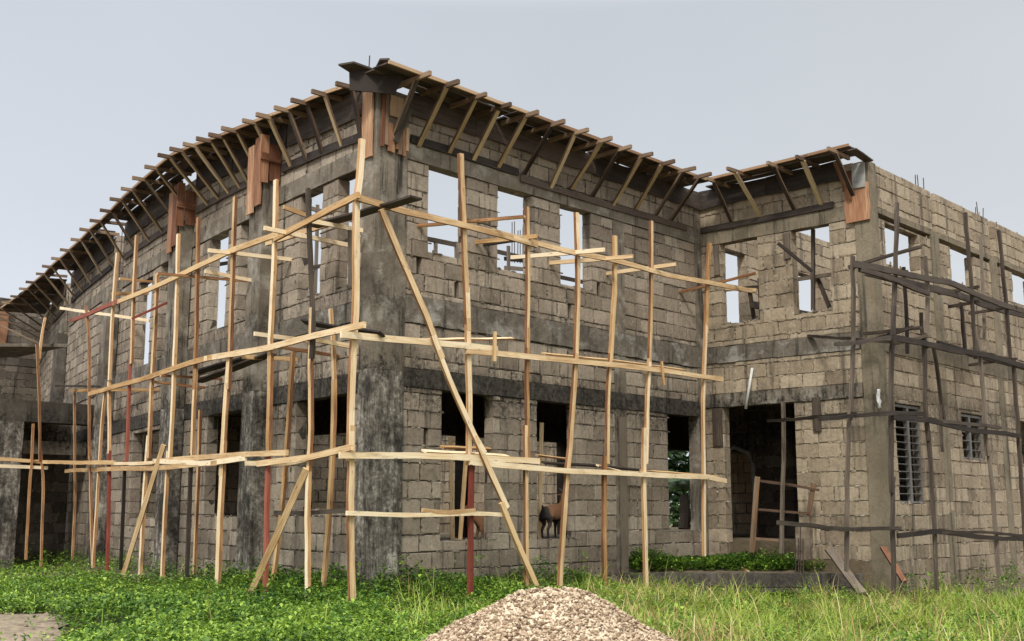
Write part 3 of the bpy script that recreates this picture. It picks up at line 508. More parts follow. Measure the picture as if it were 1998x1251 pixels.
def conc(mb, mp, u0, u1, z0, z1, d0, d1, step=.3, jit=.008):
    """cast concrete member with slightly uneven arrises"""
    n = max(1, int((u1 - u0) / step)); m = max(1, int((z1 - z0) / step)); V = []; F = []
    def ring(z, jz):
        pts = []
        for i in range(n + 1): pts.append((u0 + (u1 - u0) * i / n, d1))
        for i in range(n + 1): pts.append((u1 - (u1 - u0) * i / n, d0))
        return [mp(a + random.uniform(-jit, jit), z + random.uniform(-jit, jit), d + random.uniform(-jit, jit) * .5) for a, d in pts]
    k = 2 * (n + 1)
    for i in range(m + 1): V += ring(z0 + (z1 - z0) * i / m, 0)
    for i in range(m):
        for a in range(k): b = (a + 1) % k; F.append([i * k + a, i * k + b, (i + 1) * k + b, (i + 1) * k + a])
    for base, rev in ((0, True), (m * k, False)):
        for i in range(n):
            f = [base + i, base + i + 1, base + k - 2 - i, base + k - 1 - i]; F.append(f[::-1] if rev else f)
    mb.add(V, F)
def make_wall(mp, u0, u1, z0, z1, openings, solids, bm, mm, thick=.225, ustep=None, smear=.5):
    """blockwork laid in panels between the cast beams and columns"""
    rects = [o[:4] for o in openings]; e = .003
    beams = sorted([q for q in solids if q[0] <= u0 + .02 and q[1] >= u1 - .02], key=lambda q: q[2])
    cols = [q for q in solids if q not in beams]
    zb = []; z = z0
    for q in beams: zb.append((z, q[2])); z = q[3]
    zb.append((z, z1))
    rects = [(q[0], q[1], max(z0, round(q[2] / CH_) * CH_), round(q[2] / CH_) * CH_ + CH_) if q[3] - q[2] < .2 else q for q in rects]
    for za, zc in zb:
        if zc - za < .06: continue
        iv = free(u0, u1, za + .02, zc - .02, [q[:4] for q in cols])
        for p, q in iv:
            if q - p < .06: continue
            # full height openings split a panel in two
            for p2, q2 in free(p, q, za, zc, [r_ for r_ in rects if r_[2] <= za + .01 and r_[3] >= zc - .01]):
                mb = MB(); jn = []; blocks(mb, mp, p2, q2, za, zc, rects, thick, joints=jn)
                if not mb.v: continue
                w = mb.build('block_wall', M[bm], bld)
                V, F = shell(mp, p2 + .004, q2 - .004, za, zc, [(a - e, b + e, c - e, d + e) for a, b, c, d in rects], -thick + .014, -.02, ustep)
                if V:
                    mi = [0] * len(F); V = list(V)
                    for c_, a_, b_, vert in jn:
                        t_ = a_
                        while t_ < b_:
                            ln_ = random.uniform(.03, .14) if not vert else random.uniform(.03, .10)
                            if random.random() < smear:
                                hh = random.uniform(.007, .017) * (1.5 if random.random() < .15 else 1); pr = random.uniform(.002, .014); n_ = len(V); cen = t_ + ln_ / 2; oo = random.uniform(-.006, .006)
                                K_ = 7
                                for lay, (sc_, dd) in enumerate(((1, -.02), (1, .0), (.55, pr))):
                                    for k_ in range(K_):
                                        an_ = 6.2832 * k_ / K_; al = math.cos(an_) * ln_ / 2 * sc_ * random.uniform(.7, 1.2); ac = math.sin(an_) * hh * sc_ * random.uniform(.6, 1.5) + oo
                                        V.append(mp(c_ + ac, cen + al, dd) if vert else mp(cen + al, c_ + ac, dd))
                                nf_ = [[n_ + l_ * K_ + k_, n_ + l_ * K_ + (k_ + 1) % K_, n_ + (l_ + 1) * K_ + (k_ + 1) % K_, n_ + (l_ + 1) * K_ + k_] for l_ in (0, 1) for k_ in range(K_)] + [[n_ + 2 * K_ + k_ for k_ in range(K_)]]
                                if vert: nf_ = [f_[::-1] for f_ in nf_]
                                F += nf_; mi += [1] * len(nf_)
                            t_ += ln_ * random.uniform(.7, 1.6)
                    mesh_obj('mortar', V, F, [M[mm], M[mm + '_lump']], w, midx=mi)
def member(name, mat, mp, u0, u1, z0, z1, d0=-.236, d1=.014, **kw):
    mb = MB(); conc(mb, mp, u0, u1, z0, z1, d0, d1, **kw); return mb.build(name, M[mat], bld)

ZT = 8.03
S = s_of_y
# long front (B)
opB = [(x - .05, x + .06, z - .08, z + .08) for x, z in T['holes']] + [(1.14, 2.04, 5.45, 6.93), (2.80, 3.70, 5.43, 6.93), (4.49, 5.41, 5.40, 6.93), (1.50, 2.72, .74, 3.16), (3.83, 4.90, .72, 3.16), (7.80, 9.0, .80, 3.18)]
beamsB = [(0, LB, 3.17, 3.47), (0, LB, 4.22, 4.66), (0, LB, 6.93, 7.2)]
colsB = [(-.02, .66, -.4, ZT), (6.08, 6.44, -.4, 6.95), (8.92, LB, 3.4, ZT)]
make_wall(mapB, 0, LB, -.4, ZT, opB, beamsB + colsB, 'block', 'mortar')
member('column', 'concrete_mold', mapB, -.02, .64, -.4, 3.40, -.30, .035)
member('column', 'concrete', mapB, -.02, .64, 3.402, ZT - .02, -.30, .03)
member('column', 'concrete', mapB, 6.08, 6.44, -.4, 6.95, -.25, .004)
member('column', 'concrete', mapB, 8.92, LB + .2, -.4, 8.1, -.26, .012)
member('lintel_beam', 'concrete_dark', mapB, .645, LB - .02, 3.17, 3.47, d1=.018)
member('floor_edge_beam', 'concrete_spatter', mapB, .645, LB - .02, 4.22, 4.66, d1=.022, step=.15, jit=.014)
member('lintel_beam', 'concrete', mapB, .645, LB - .02, 6.935, 7.2, d1=.02)
# curved front (A)
opA = [(S(.45), S(1.18), 4.84, 6.72), (S(1.72), S(2.5), 4.84, 6.71), (S(4.42), S(5.04), 4.82, 6.72), (S(5.62), S(6.56), 4.79, 6.75), (S(9.1), S(9.62), 4.6, 6.7), (S(10.25), S(11.35), 4.51, 6.58),
       (S(.66), S(2.42), 1.22, 3.08), (S(4.43), S(6.27), 1.1, 3.04), (S(8.85), S(11.1), 1.03, 2.95), (S(12.9), S(13.7), 6.7, 9), (S(19.9), S(20.8), 6.5, 9)]
SA1 = S(31.)
make_wall(mapA, 0, SA1, -.8, ZT + .25, opA, [(0, SA1, 3.06, 3.36), (0, SA1, 4.2, 4.52), (0, SA1, 6.73, 7.05), (-.1, .31, -.8, ZT)], 'block', 'mortar', ustep=.5)
for a, b in ((.30, S(12.9)), (S(13.7), SA1)):
    pass
member('lintel_beam', 'concrete_dark', mapA, .30, SA1, 3.06, 3.36, d1=.018, step=.4)
member('floor_edge_beam', 'concrete_spatter', mapA, .30, SA1, 4.2, 4.52, d1=.02, step=.4)
for a, b in ((.30, S(12.9) - .01), (S(13.7) + .01, S(19.9) - .01), (S(20.8) + .01, SA1)):
    member('lintel_beam', 'concrete', mapA, a, b, 6.735, 7.05, d1=.02, step=.4)
member('column', 'concrete', mapA, 0.0, .30, 3.402, ZT - .02, -.24, .03); member('column', 'concrete_mold', mapA, 0.0, .30, -.4, 3.40, -.24, .035)
for y0, y1, zt, mt in ((3.36, 3.92, 7.3, 'concrete'), (7.55, 8.15, 7.3, 'concrete'), (13.0, 13.6, 6.75, 'concrete'), (20.0, 20.7, 6.55, 'concrete_dark')):
    member('column', mt, mapA, S(y0), S(y1), 3.3, zt, .0215, .31)
    member('column', 'concrete_mold', mapA, S(y0), S(y1), -.7, 3.298, .0215, .315)
# right wing front (C)
opC = [(.49, 1.42, 5.12, 6.88), (2.21, 3.06, 5.14, 6.88), (.46, 2.13, .30, 3.36)]
make_wall(mapC, .015, LCC, -.4, ZT, opC, [(0, LCC, 3.365, 3.64), (0, LCC, 4.3, 4.64), (0, LCC, 6.89, 7.17), (3.62, LCC, -.4, ZT)], 'block_warm', 'mortar_pale', smear=.78)
member('lintel_beam', 'concrete', mapC, .02, 3.62, 3.365, 3.64, d1=.03)
member('floor_edge_beam', 'concrete_spatter', mapC, .02, 3.62, 4.3, 4.64, d1=.02, step=.15, jit=.012)
member('lintel_beam', 'concrete_warm', mapC, .02, 3.62, 6.89, 7.17)
# right side (D)
DLEN = 16.0
opD = [(.64, 2.2, 6.04, 6.88), (3.82, 5.15, 6.18, 6.92), (7.5, 8.85, 6.2, 7.0), (.66, 1.84, 1.35, 3.28), (3.84, 5.05, 2.3, 3.28), (7.3, 8.4, 2.3, 3.3),
       (2.95, 3.16, 7.12, 9), (6.2, 6.42, 7.12, 9)]
make_wall(mapD, .3, DLEN, -.8, 8.0, opD, [(0, DLEN, 4.25, 4.55), (0, DLEN, 6.92, 7.12), (2.8, 3.2, 4.6, 7.1), (6.1, 6.5, 4.6, 7.1)], 'block_warm', 'mortar_pale')
member('column', 'concrete_warm', mapD, -.028, .31, -.6, ZT - .03, -.30, .03)
member('floor_edge_beam', 'concrete_warm', mapD, .32, DLEN, 4.25, 4.55)
for a, b in ((.32, 2.8), (3.2, 6.1), (6.5, DLEN)): member('lintel_beam', 'concrete_warm', mapD, a, b, 7.005, 7.12)
for a in (2.8, 6.1): member('column', 'concrete_warm', mapD, a, a + .4, 4.56, 7.11, d1=.02); member('column', 'concrete_warm', mapD, a, a + .35, -.6, 4.24, d1=.01)
# wall that carries the long front on inside the right wing, and the courtyard walls
def mapE(u, z, d): return Vector((LB + u, -.06 - d, z))
make_wall(mapE, .3, 9.0, 4.66, 8.0, [(.75, 1.75, 5.34, 6.98), (4.15, 5.15, 5.4, 6.95)], [], 'block_warm', 'mortar_pale')
def mapF(u, z, d): return Vector((u, 9.2 - d, z))
make_wall(mapF, 1.8, 15.0, .5, 4.28, [], [], 'block_warm', 'mortar')
def mapF2(u, z, d): return Vector((u, 16.0 - d, z))
make_wall(mapF2, 3.6, 10.0, .3, 4.0, [], [], 'block_warm', 'mortar')
def mapG(u, z, d): return Vector((13.2 - d, u, z))
make_wall(mapG, .25, 2.5, .5, 4.2, [(1.25, 2.2, .5, 2.65)], [], 'block_dark', 'mortar')  # doorway gloom put into the wall colour with the darker blocks
mb = MB(); mb.tube([(13.0, 1.22, .6), (13.0, 1.22, 2.3), (13.0, 1.35, 2.6), (13.0, 1.72, 2.75), (13.0, 2.1, 2.6), (13.0, 2.23, 2.3), (13.0, 2.23, .6)], .05, 8); mb.build('door_frame', M['grey_tile'], bld)
def mapG2(u, z, d): return Vector((16.5 - d, u, z))
make_wall(mapG2, .3, 5.0, .5, 4.25, [], [], 'block_warm', 'mortar')
def mapJ(u, z, d): return Vector((u, .2 - d, z))
make_wall(mapJ, 13.4, 36.0, .5, 4.28, [], [], 'block', 'mortar')
def mapI(u, z, d): return Vector((u, 30.4 - d, z))
make_wall(mapI, -7.0, 12.0, -.7, 9.3, [(-1.4, .2, 4.6, 6.4), (2.2, 3.2, 4.7, 6.5)], [(-7.0, 12.0, 6.7, 7.0)], 'block_dark', 'mortar')
for x in (2.4, 5.4): member('column', 'concrete_dark', mapI, x, x + .6, -.6, 6.69, -.2, .35)
for x, z0, z1 in ((3.4, 4.4, 6.2), (3.9, 7.2, 8.8), (4.4, 7.1, 8.9), (5.0, 4.3, 5.6), (1.4, 4.5, 6.5), (6.5, 7.1, 8.8), (2.2, 7.2, 9.0)):
    b = MB(); b.board([mapI(x, z0, .12), mapI(x + .05, z1, .1)], .42, .03, (0, -1, 0)); b.build('shutter_board', [M['ply_brown']] * 2, bld)
member('lintel_beam', 'concrete_dark', mapI, -7.0, 12.0, 6.7, 7.0)

# floors: one slab above the ground floor rooms, one filled floor below
def prism(name, poly, z0, z1, mat):
    n = len(poly); V = [(x, y, z0) for x, y in poly] + [(x, y, z1) for x, y in poly]
    F = [list(range(n))[::-1], list(range(n, 2 * n))] + [[i, (i + 1) % n, (i + 1) % n + n, i + n] for i in range(n)]
    return mesh_obj(name, V, F, M[mat], bld)
def curve_in(y, off): p = Vector((gx(y), y, 0)) - normA(y) * off; return (p.x, p.y)
pl = [curve_in(y, .26) for y in (.5, 2, 4, 6, 9, 12, 15, 18, 22)]
sl = pl + [(p[0] + (4.2 if i < 5 else 2.0), p[1]) for i, p in list(enumerate(pl))[::-1] if p[1] > 6] + [(5.4, 5.5), (36, 5.5), (36, -LCC + .26), (LB + .26, -LCC + .26), (LB + .26, .27), (.3, .27)]
prism('floor_slab', sl, 4.3, 4.6, 'concrete')
prism('ground_floor', pl + [(22, 22), (22, -LCC + .26), (LB + .26, -LCC + .26), (LB + .26, .27), (.3, .27)], -.3, .60, 'soil')
for p0, p1 in (((5.5, 5.24, 2.9), (24, 5.48, 4.3)), ((4.9, 5.6, 2.95), (5.15, 9.0, 4.3))):
    mb = MB(); mb.box(p0, p1); mb.build('edge_beam', M['concrete_dark'], bld)
for x, y in (T['darkcol'], (5.2, 5.2), (10.6, 5.2), (13.5, 5.2), (17.5, 5.2)):
    mb = MB(); mb.box((x, y - .02, .55), (x + .3, y + .26, 4.3), jit=.01); mb.build('column', M['concrete_dark'], bld)
# porch block edging in the inner corner, filled with earth
pA, pB = Vector((6.15, -.02, 0)), Vector((LB + .5, -LCC - .12, 0))
pl_ = (pB - pA).length; pd = (pB - pA).normalized(); pn = Vector((pd.y, -pd.x, 0))
def mapP(u, z, d): return pA + pd * u + pn * d + Vector((0, 0, z))
mb = MB(); blocks(mb, mapP, 0, pl_, -.5, .06, [], .2, zbase=-.5)
pw = mb.build('porch_edging', M['concrete_dark'], bld); pw['label'] = 'low block edging in front of the doorway with weeds on top'
V, F = shell(mapP, .01, pl_ - .01, -.5, .05, [], -.19, -.02); mesh_obj('mortar', V, F, M['concrete_dark'], pw)
fill = [tuple((pA - pn * .19)[:2]), tuple((pB - pn * .19)[:2]), (LB - .02, -LCC + .05), (LB - .02, -.02)]
V = [(*p, -.3) for p in fill] + [(fill[0][0], fill[0][1], .02), (fill[1][0], fill[1][1], .02), (fill[2][0], fill[2][1], .28), (fill[3][0], fill[3][1], .30)]
mesh_obj('porch_fill', V, [[3, 2, 1, 0], [4, 5, 6, 7], [0, 1, 5, 4], [1, 2, 6, 5], [2, 3, 7, 6], [3, 0, 4, 7]], M['soil'], bld)
# canopy at the far left, running out from the curved front
cy = 15.2
mb = MB(); mb.box((-7.5, cy, 3.42), (gx(cy) - .02, cy + .25, 3.97), jit=.02); mb.build('canopy_beam', M['concrete_dark'], bld)['label'] = 'mossy black canopy beam at the left end'
mb = MB(); mb.box((-7.5, cy + .26, 3.6), (gx(cy) - .05, cy + 5.5, 3.8)); mb.build('canopy_slab', M['concrete_dark'], bld)
mb = MB(); mb.box((-7.5, cy + .4, 2.62), (gx(cy) + .05, cy + .62, 2.98), jit=.02); mb.build('canopy_beam', M['concrete'], bld)
def mapH(u, z, d): return Vector((u, cy + 2.4 - d, z))
make_wall(mapH, -7.5, gx(cy + 2.4) - .1, -.6, 3.6, [(-1.2, .2, 1.0, 2.6), (-5.2, -3.6, 1.0, 2.6)], [], 'block_dark', 'mortar')
for x in (.55, -2.9, -6.2):
    mb = MB(); conc(mb, lambda u, z, d: Vector((u, cy - d, z)), x, x + .62, -.6, 3.42, -.5, .02); mb.build('column', M['concrete_mold'], bld)
mb = MB(); mb.box((-2.0, 14.6, 4.9), (1.9, 17.6, 4.98)); 
mb.v = [(x, y, z + .45 + (x - 1.9) * .10) for x, y, z in mb.v]; mb.build('awning_slab', M['concrete'], bld)
# louvre windows of the right side
def louvre(u0, u1, z0, z1, nb, mull):
    f = MB()
    for a, b, c, d in ((u0, u0 + .05, z0, z1), (u1 - .05, u1, z0, z1), (u0 + .05, u1 - .05, z1 - .05, z1), (u0 + .05, u1 - .05, z0, z0 + .04), (mull, mull + .09, z0 + .04, z1 - .05)):
        p0 = mapD(a, c, -.13); p1 = mapD(b, d, -.05); f.box((p0.x, min(p0.y, p1.y), p0.z), (p1.x, max(p0.y, p1.y), p1.z))
    w = f.build('louvre_window', M['louver'], bld); w['label'] = 'louvre window with metal blades in the right side wall' if nb > 6 else 'small broken louvre window in the right side wall'
    for k in range(nb):
        zz = z0 + .1 + (z1 - z0 - .2) * (k + .5) / nb
        b = MB()
        for a, c in ((u0 + .055, mull - .005), (mull + .095, u1 - .055)):
            p = [mapD(a, zz - .008, -.11), mapD(c, zz - .008, -.11), mapD(c, zz + .008, -.06), mapD(a, zz + .008, -.06)]
            b.add(p + [q + Vector((0, 0, .008)) for q in p], [[0, 1, 2, 3][::-1], [4, 5, 6, 7], [0, 1, 5, 4], [1, 2, 6, 5], [2, 3, 7, 6], [3, 0, 4, 7]])
        b.build('blade', M['blade'], w)
louvre(.67, 1.83, 1.36, 3.27, 12, 1.27); louvre(3.85, 5.04, 2.31, 3.27, 4, 4.36)
mb = MB(); a = mapD(.67, 0, -.2); c = mapD(1.83, 0, -.19)
# timber lintel boards left at the openings of the right wing
for u0, u1, z0, z1, mp in ((.36, .50, 6.2, 6.85, mapC), (2.06, 2.2, 6.3, 6.84, mapC), (.22, .46, 2.55, 3.34, mapC), (2.55, 2.72, 2.75, 3.42, mapC)):
    b = MB(); b.board([mp((u0 + u1) / 2, z0, .03), mp((u0 + u1) / 2, z1, .035)], u1 - u0, .025, mp(0, 0, 1) - mp(0, 0, 0)); b.build('shutter_board', [M['wood_grey'], M['wood_grey']], bld)
b = MB(); b.board([mapB(6.26, .05, .04), mapB(6.27, 1.6, .035), mapB(6.24, 3.0, .05)], .2, .03, (0, -1, 0)); b.build('post_board', [M['wood_grey'], M['wood_grey']], bld)
b = MB(); b.board([mapB(9.0, 2.35, .03), mapB(9.0, 3.16, .03)], .13, .025, (0, -1, 0)); b.build('shutter_board', [M['wood_grey'], M['wood_grey']], bld)
for p, q in T['cprops']:
    b = MB(); b.board([p, q], .075, .05, (-1, 0, 0)); b.build('prop', [M['wood_grey'], M['wood_dark']], bld)
# starter bars
def bars(pts, h, lean=.03):
    for x, y, z in pts:
        b = MB(); b.tube([(x, y, z), (x + random.uniform(-lean, lean), y + random.uniform(-lean, lean), z + h * random.uniform(.75, 1.1))], .011, 5); b.build('rebar', M['rebar'], bld)
for a in (2.9, 6.15): bars([mapD(a - .35, 7.9, -.08), mapD(a - .25, 7.9, -.18), mapD(a - .08, 7.9, -.08), mapD(a + .05, 7.6, -.1)], .42)
bars([(.2, .25, 7.9), (.4, .35, 7.9), (.15, .45, 7.9)], .75)
bars([(x, y, 6.4) for x, y in (( gx(13.2) + .06, 13.1), (gx(13.4) + .06, 13.45), (gx(13.2) + .18, 13.2), (gx(13.4) + .2, 13.5))], 1.9, .05)
bars([(x, y, 6.3) for x, y in ((gx(20.3) + .06, 20.1), (gx(20.3) + .1, 20.5), (gx(20.3) + .2, 20.3))], 1.6, .05)
bars(T['upbars'], 1.0, .02)
for k, (p, q) in enumerate(T['uprails']):
    b = MB(); b.board([p, q], .09, .05, (0, -1, 0)); b.build('rail', W(2 if k % 2 else 3), bld)
for p in T['upposts']:
    b = MB(); b.board([(p[0], p[1], 4.6), p], .07, .05, (0, -1, 0)); b.build('prop', W(3), bld)
for x, lean in ((10.6, .3), (14.9, -.25), (12.2, .1)):
    b = MB(); b.board([(x, -.6, 4.6), (x + lean, -.4, 6.4)], .07, .05, (0, -1, 0)); b.build('prop', W(2), bld)
b = MB(); b.board([(LB + .4, -1.0, 5.55), (LB + 6, -.9, 5.75)], .14, .06, (0, -1, 0)); b.build('rail', W(2), bld)
b = MB(); b.board([(LB + 1.4, -2.9, 5.6), (LB + 4.5, -.4, 5.7)], .14, .06, (0, -1, 0)); b.build('rail', W(2), bld)

# ------------------------------------------------------------------ eave formwork
def strut_run(name, loc, label, tips, feet, inward, soffit, rim, gaps, top):
    """tips: joist ends; feet: strut feet on the wall; inward: unit vector to the wall at each joist"""
    r = root(name, loc, label, 'formwork', 'timber eave formwork around the roof edge')
    for k, (t, f, n) in enumerate(zip(tips, feet, inward)):
        t = Vector(t); n = Vector(n); f = Vector(f)
        j = MB(); j.board([t, t + n * (.85 + random.uniform(0, .2)) + Vector((0, 0, random.uniform(-.02, .02)))], .055, .075, (0, 0, 1), .004)
        j.build('joist', [M['wood_joist']] * 2, r)
        tp = t + n * (.30 + random.uniform(-.04, .04)) - Vector((0, 0, .03)); 
        s = MB(); s.board([f - n * .03, tp], .085 * random.uniform(.85, 1.1), .045, n.cross(Vector((0, 0, 1))).cross(tp - f), .005)
        s.build('strut', [M['wood_strut'] if random.random() < .82 else M['wood_dark'], M['wood_joist']], r)
    for pts, w in soffit:
        s = MB(); s.board(pts, w, .025, (0, 0, 1), .012, .5); s.build('soffit_board', [M['ply_dark']] * 2, r)
    for pts in rim:
        s = MB(); s.board(pts, .03, .055, (0, 0, 1), .006, .5); s.build('rim_board', [M['board_rim'], M['board_rim']], r)
    for pts, w in top:
        s = MB(); s.board(pts, w, .025, inward[len(inward) // 2] if len(pts) < 3 else -normA(pts[len(pts) // 2][1]), .008, .5); s.build('side_board', [M['ply_dark']] * 2, r)
    for pts, w in gaps:
        s = MB(); s.board(pts, w, .03, inward[0] if len(pts) < 3 else inward[len(inward) // 2], .006, .4); s.build('wall_plate', [M['ply_dark']] * 2, r)
    return r
tb = T['Bjoist']; fb = T['Bfoot']
ZE = 8.12
sof = []
for a, b in ((-.35, 2.6), (2.63, 5.2), (5.23, LB - .62)):
    sof += [([(a, -.60, ZE), (b, -.60, ZE)], .19), ([(a, -.385, ZE + .006), (b, -.385, ZE)], .21), ([(a + .05, -.145, ZE + .004), (b, -.15, ZE)], .235)]
strut_run('eave_formwork', (4, -.5, 8), 'timber eave formwork with slanting struts along the long right front', [Vector((t[0] * .4 + f[0] * .6, t[1], 8.06)) for t, f in zip(tb, fb)], fb, [(0, 1, 0)] * 13, sof,
          [[(-.36, -.70, ZE - .01), (3.0, -.70, ZE)], [(3.02, -.71, ZE), (LB - .7, -.70, ZE)]],
          [([(.7, -.035, 7.28), (3.3, -.035, 7.28)], .14), ([(3.35, -.04, 7.17), (8.6, -.035, 7.2)], .12)],
          [([(a, -.045, 7.885 + o), (b, -.045, 7.885 + o)], .40) for a, b, o in ((.66, 2.2, .012), (2.21, 3.9, .024), (3.91, 5.5, .016), (5.51, 7.2, .024), (7.21, LB - .01, .014))])
tcj = T['Cjoist']
sofc = [([(LB - o, -.35 if o < .3 else -.7, ZE + .012), (LB - o, -LCC + .03, ZE + .03)], w) for o, w in ((.60, .19), (.385, .21), (.145, .235))]
strut_run('eave_formwork', (LB - .5, -2, 8), 'short timber eave formwork on the right wing above the doorway', [(t[0], t[1], 8.07) for t in tcj], [(LB, t[1], 7.3) for t in tcj], [(1, 0, 0)] * 5, sofc,
          [[(LB - .70, -.72, ZE + .01), (LB - .70, -LCC + .02, ZE + .04)]], [([(LB - .035, -.05, 7.24), (LB - .035, -3.2, 7.24)], .13)],
          [([(LB - .045, a, 7.885 + o), (LB - .045, b, 7.90 + o)], .40) for a, b, o in ((-.05, -1.7, .016), (-1.71, -3.4, .024))] + [([(LB - .69, -LCC - .045, 8.06), (LB + .01, -LCC - .045, 7.98)], .18)])
ta = T['Ajoist']; feetA = []; inA = []; tipsA = []
tips_far = T['Afar']
ta = ta + tips_far
def footz(y): return 7.2 + .05 * min(y, 5.5)
for x, y, z, off in ta:
    n = -normA(y); inA.append(n); tipsA.append((x, y, z)); yy = y + n.y * off
    feetA.append((gx(yy), yy, footz(yy)))
edge = [Vector((x, y, z + .05)) - normA(y) * .28 for x, y, z, o in ta]
sofa = []; rimA = []; plA = []
def edge_at(y):
    ys = [q.y for q in edge]; return Vector((np.interp(y, ys, [q.x for q in edge]), y, np.interp(y, ys, [q.z for q in edge])))
edge = [q for i, q in enumerate(edge) if i < len(T['Ajoist']) or q.y > edge[i - 1].y + .1]
ybreak = [.55, 3.0, 5.5, 8.0, 10.6, 12.7, 14.0, 17.0, 19.6, 21.2, 24.0, 26.2, 28.4]
for a, b in zip(ybreak, ybreak[1:]):
    gap = (12.6 < a < 13.9) or (19.5 < a < 21)
    yy = np.linspace(a + .015, b - .015, 5)
    rimA.append([edge_at(y) + Vector((-.02, 0, -.01)) for y in yy])
    for lane in range(3):
        if gap and lane > 0: continue
        pts = []; wd = 0
        for y in yy:
            e_ = edge_at(y); n = -normA(y); wall = Vector((gx(y), y, e_.z)) - n * .02
            span = (wall - e_).dot(n); wd = max(.12, span / 3 - .018); pts.append(e_ + n * (span * (lane + .5) / 3) + Vector((0, 0, .004 * lane)))
        sofa.append((pts, wd))
for a, b in ((.4, 3.2), (4.0, 7.4), (8.3, 12.7), (14.0, 19.6), (21, 24)):
    plA.append(([mapA(S(y), footz(y) + .03, .035) for y in np.linspace(a, b, 5)], .15))
topA = []
for a, b in ((.35, 3.0), (3.05, 5.4), (5.45, 7.4), (8.3, 10.6), (10.65, 12.75), (13.95, 17), (17.05, 19.8), (21.0, 24.5)):
    o = random.uniform(-.01, .012); topA.append(([mapA(S(y), edge_at(y).z - .252 + o, .045) for y in np.linspace(a, b, 5)], .48))
strut_run('eave_formwork', (-.3, 8, 8), 'long timber eave formwork following the curved left front', tipsA, feetA, inA, sofa, rimA, plA, topA)
# raised form sheets over the corner
r = root('corner_form_sheet', (-.3, 0, 8.2), 'dark jagged form sheets sticking up over the building corner', 'formwork')
cp = [Vector(p) for p in T['cornerpts']]
def sheet(poly, th, mat):
    mb = MB(); n = len(poly); lo = [Vector(p) for p in poly]; up = [p + Vector((0, 0, th)) for p in lo]
    mb.add(lo + up, [list(range(n))[::-1], list(range(n, 2 * n))] + [[i, (i + 1) % n, (i + 1) % n + n, i + n] for i in range(n)])
    return mb.build('form_sheet', M[mat], r)
sheet([cp[0], cp[1], cp[2], (-.02, .05, 8.17), (-.40, .22, 8.17)], .03, 'ply_dark')
sheet([(cp[2].x, cp[2].y, 8.23), (cp[3].x - .15, cp[3].y, 8.22), (-.36, -.71, 8.14), (.05, -.3, 8.13), (.3, .1, 8.12)], .03, 'ply_dark')
pn_ = Vector((.66, .75, 0)); lo = [Vector(p) for p in T['cornerplate']]; n = len(lo); mb = MB()
mb.add(lo + [p + pn_ * .025 for p in lo], [list(range(n))[::-1], list(range(n, 2 * n))] + [[i, (i + 1) % n, (i + 1) % n + n, i + n] for i in range(n)])
mb.build('form_sheet', M['ply_dark'], r)
# boxed column forms hanging under the eaves
def form(label, loc, boards):
    r = root('column_form', loc, label, 'formwork', 'timber boxes around the column tops')
    for pts, w, mat, face in boards:
        b = MB(); b.board(pts, w, .03, face, .01); b.build('form_board', [M[mat]] * 2, r)
nA0 = normA(.15)
form('pale tall board and splintered brown sheets boxing the corner column', (0, 0, 7.4), [
    ([mapA(.17, 6.82, .07), mapA(.16, 7.95, .07)], .30, 'ply_rust', nA0),
    *[([mapB(.07 + .075 * k, 6.96 + random.uniform(-.05, .09), .07), mapB(.075 + .075 * k + random.uniform(-.02, .02), 7.42 + random.uniform(-.15, .25) + (.4 if k < 2 else 0), .065 + .006 * (k % 3))], random.uniform(.06, .085), ('ply_brown', 'wood_joist', 'ply_brown', 'board_rim')[k % 4], (0, -1, 0)) for k in range(8)],
    ([mapB(.36, 7.55, .06), mapB(.36, 7.9, .06)], .28, 'board_rim', (0, -1, 0)),
    ([mapB(.30, 7.1, .12), mapB(.62, 7.75, .14)], .09, 'wood_dark', (0, -1, 0))])
def kform(label, ya, yb, z0, z1, extra):
    b = []
    nA = normA((ya + yb) / 2); sf = Vector((nA.y, -nA.x, 0))
    # side towards the camera, and front
    um = (S(ya) + S(yb)) / 2
    b.append(([mapA(S(ya) - .04, z0 + .55, .12), mapA(S(ya) - .04, z1 - .15, .12)], .22, 'ply_brown', sf))
    b.append(([mapA(S(ya) - .045, z0 + .5, .33), mapA(S(ya) - .045, z1, .33)], .16, 'ply_rust' if extra else 'ply_brown', sf))
    b.append(([mapA(um - .14, z0 + .1, .36), mapA(um - .13, z1, .36)], .26, 'ply_brown', nA))
    b.append(([mapA(um + .16, z0, .365), mapA(um + .17, z1 - .1, .36)], .26, 'ply_rust' if extra else 'ply_brown', nA))
    b.append(([mapA(S(ya) - .08, z0 + .95, .02), mapA(S(ya) - .08, z0 + .98, .42)], .13, 'ply_brown', sf))
    form(label, mapA(um, z0, .3), b)
kform('reddish board box around the first pillar left of the corner', 3.36, 3.92, 6.6, 8.0, True)
kform('dark brown board box around the second pillar left of the corner', 7.55, 8.15, 6.65, 8.1, False)
form('rusty plywood sheet with a grey tile on the right wing corner', (LB, -3.7, 7.2), [
    ([mapC(3.72, 6.80, .07), mapC(3.71, 7.55, .065)], .50, 'ply_rust', (-1, 0, 0)),
    ([mapC(3.55, 7.45, .075), mapC(3.55, 7.85, .07)], .20, 'ply_brown', (-1, 0, 0)),
    ([mapC(3.80, 7.46, .10), mapC(3.81, 7.95, .10)], .26, 'grey_tile', (-1, 0, 0)),
    ([mapC(3.62, 7.25, .12), mapC(3.45, 8.0, .38)], .07, 'wood_bark', (-1, 0, 0))])

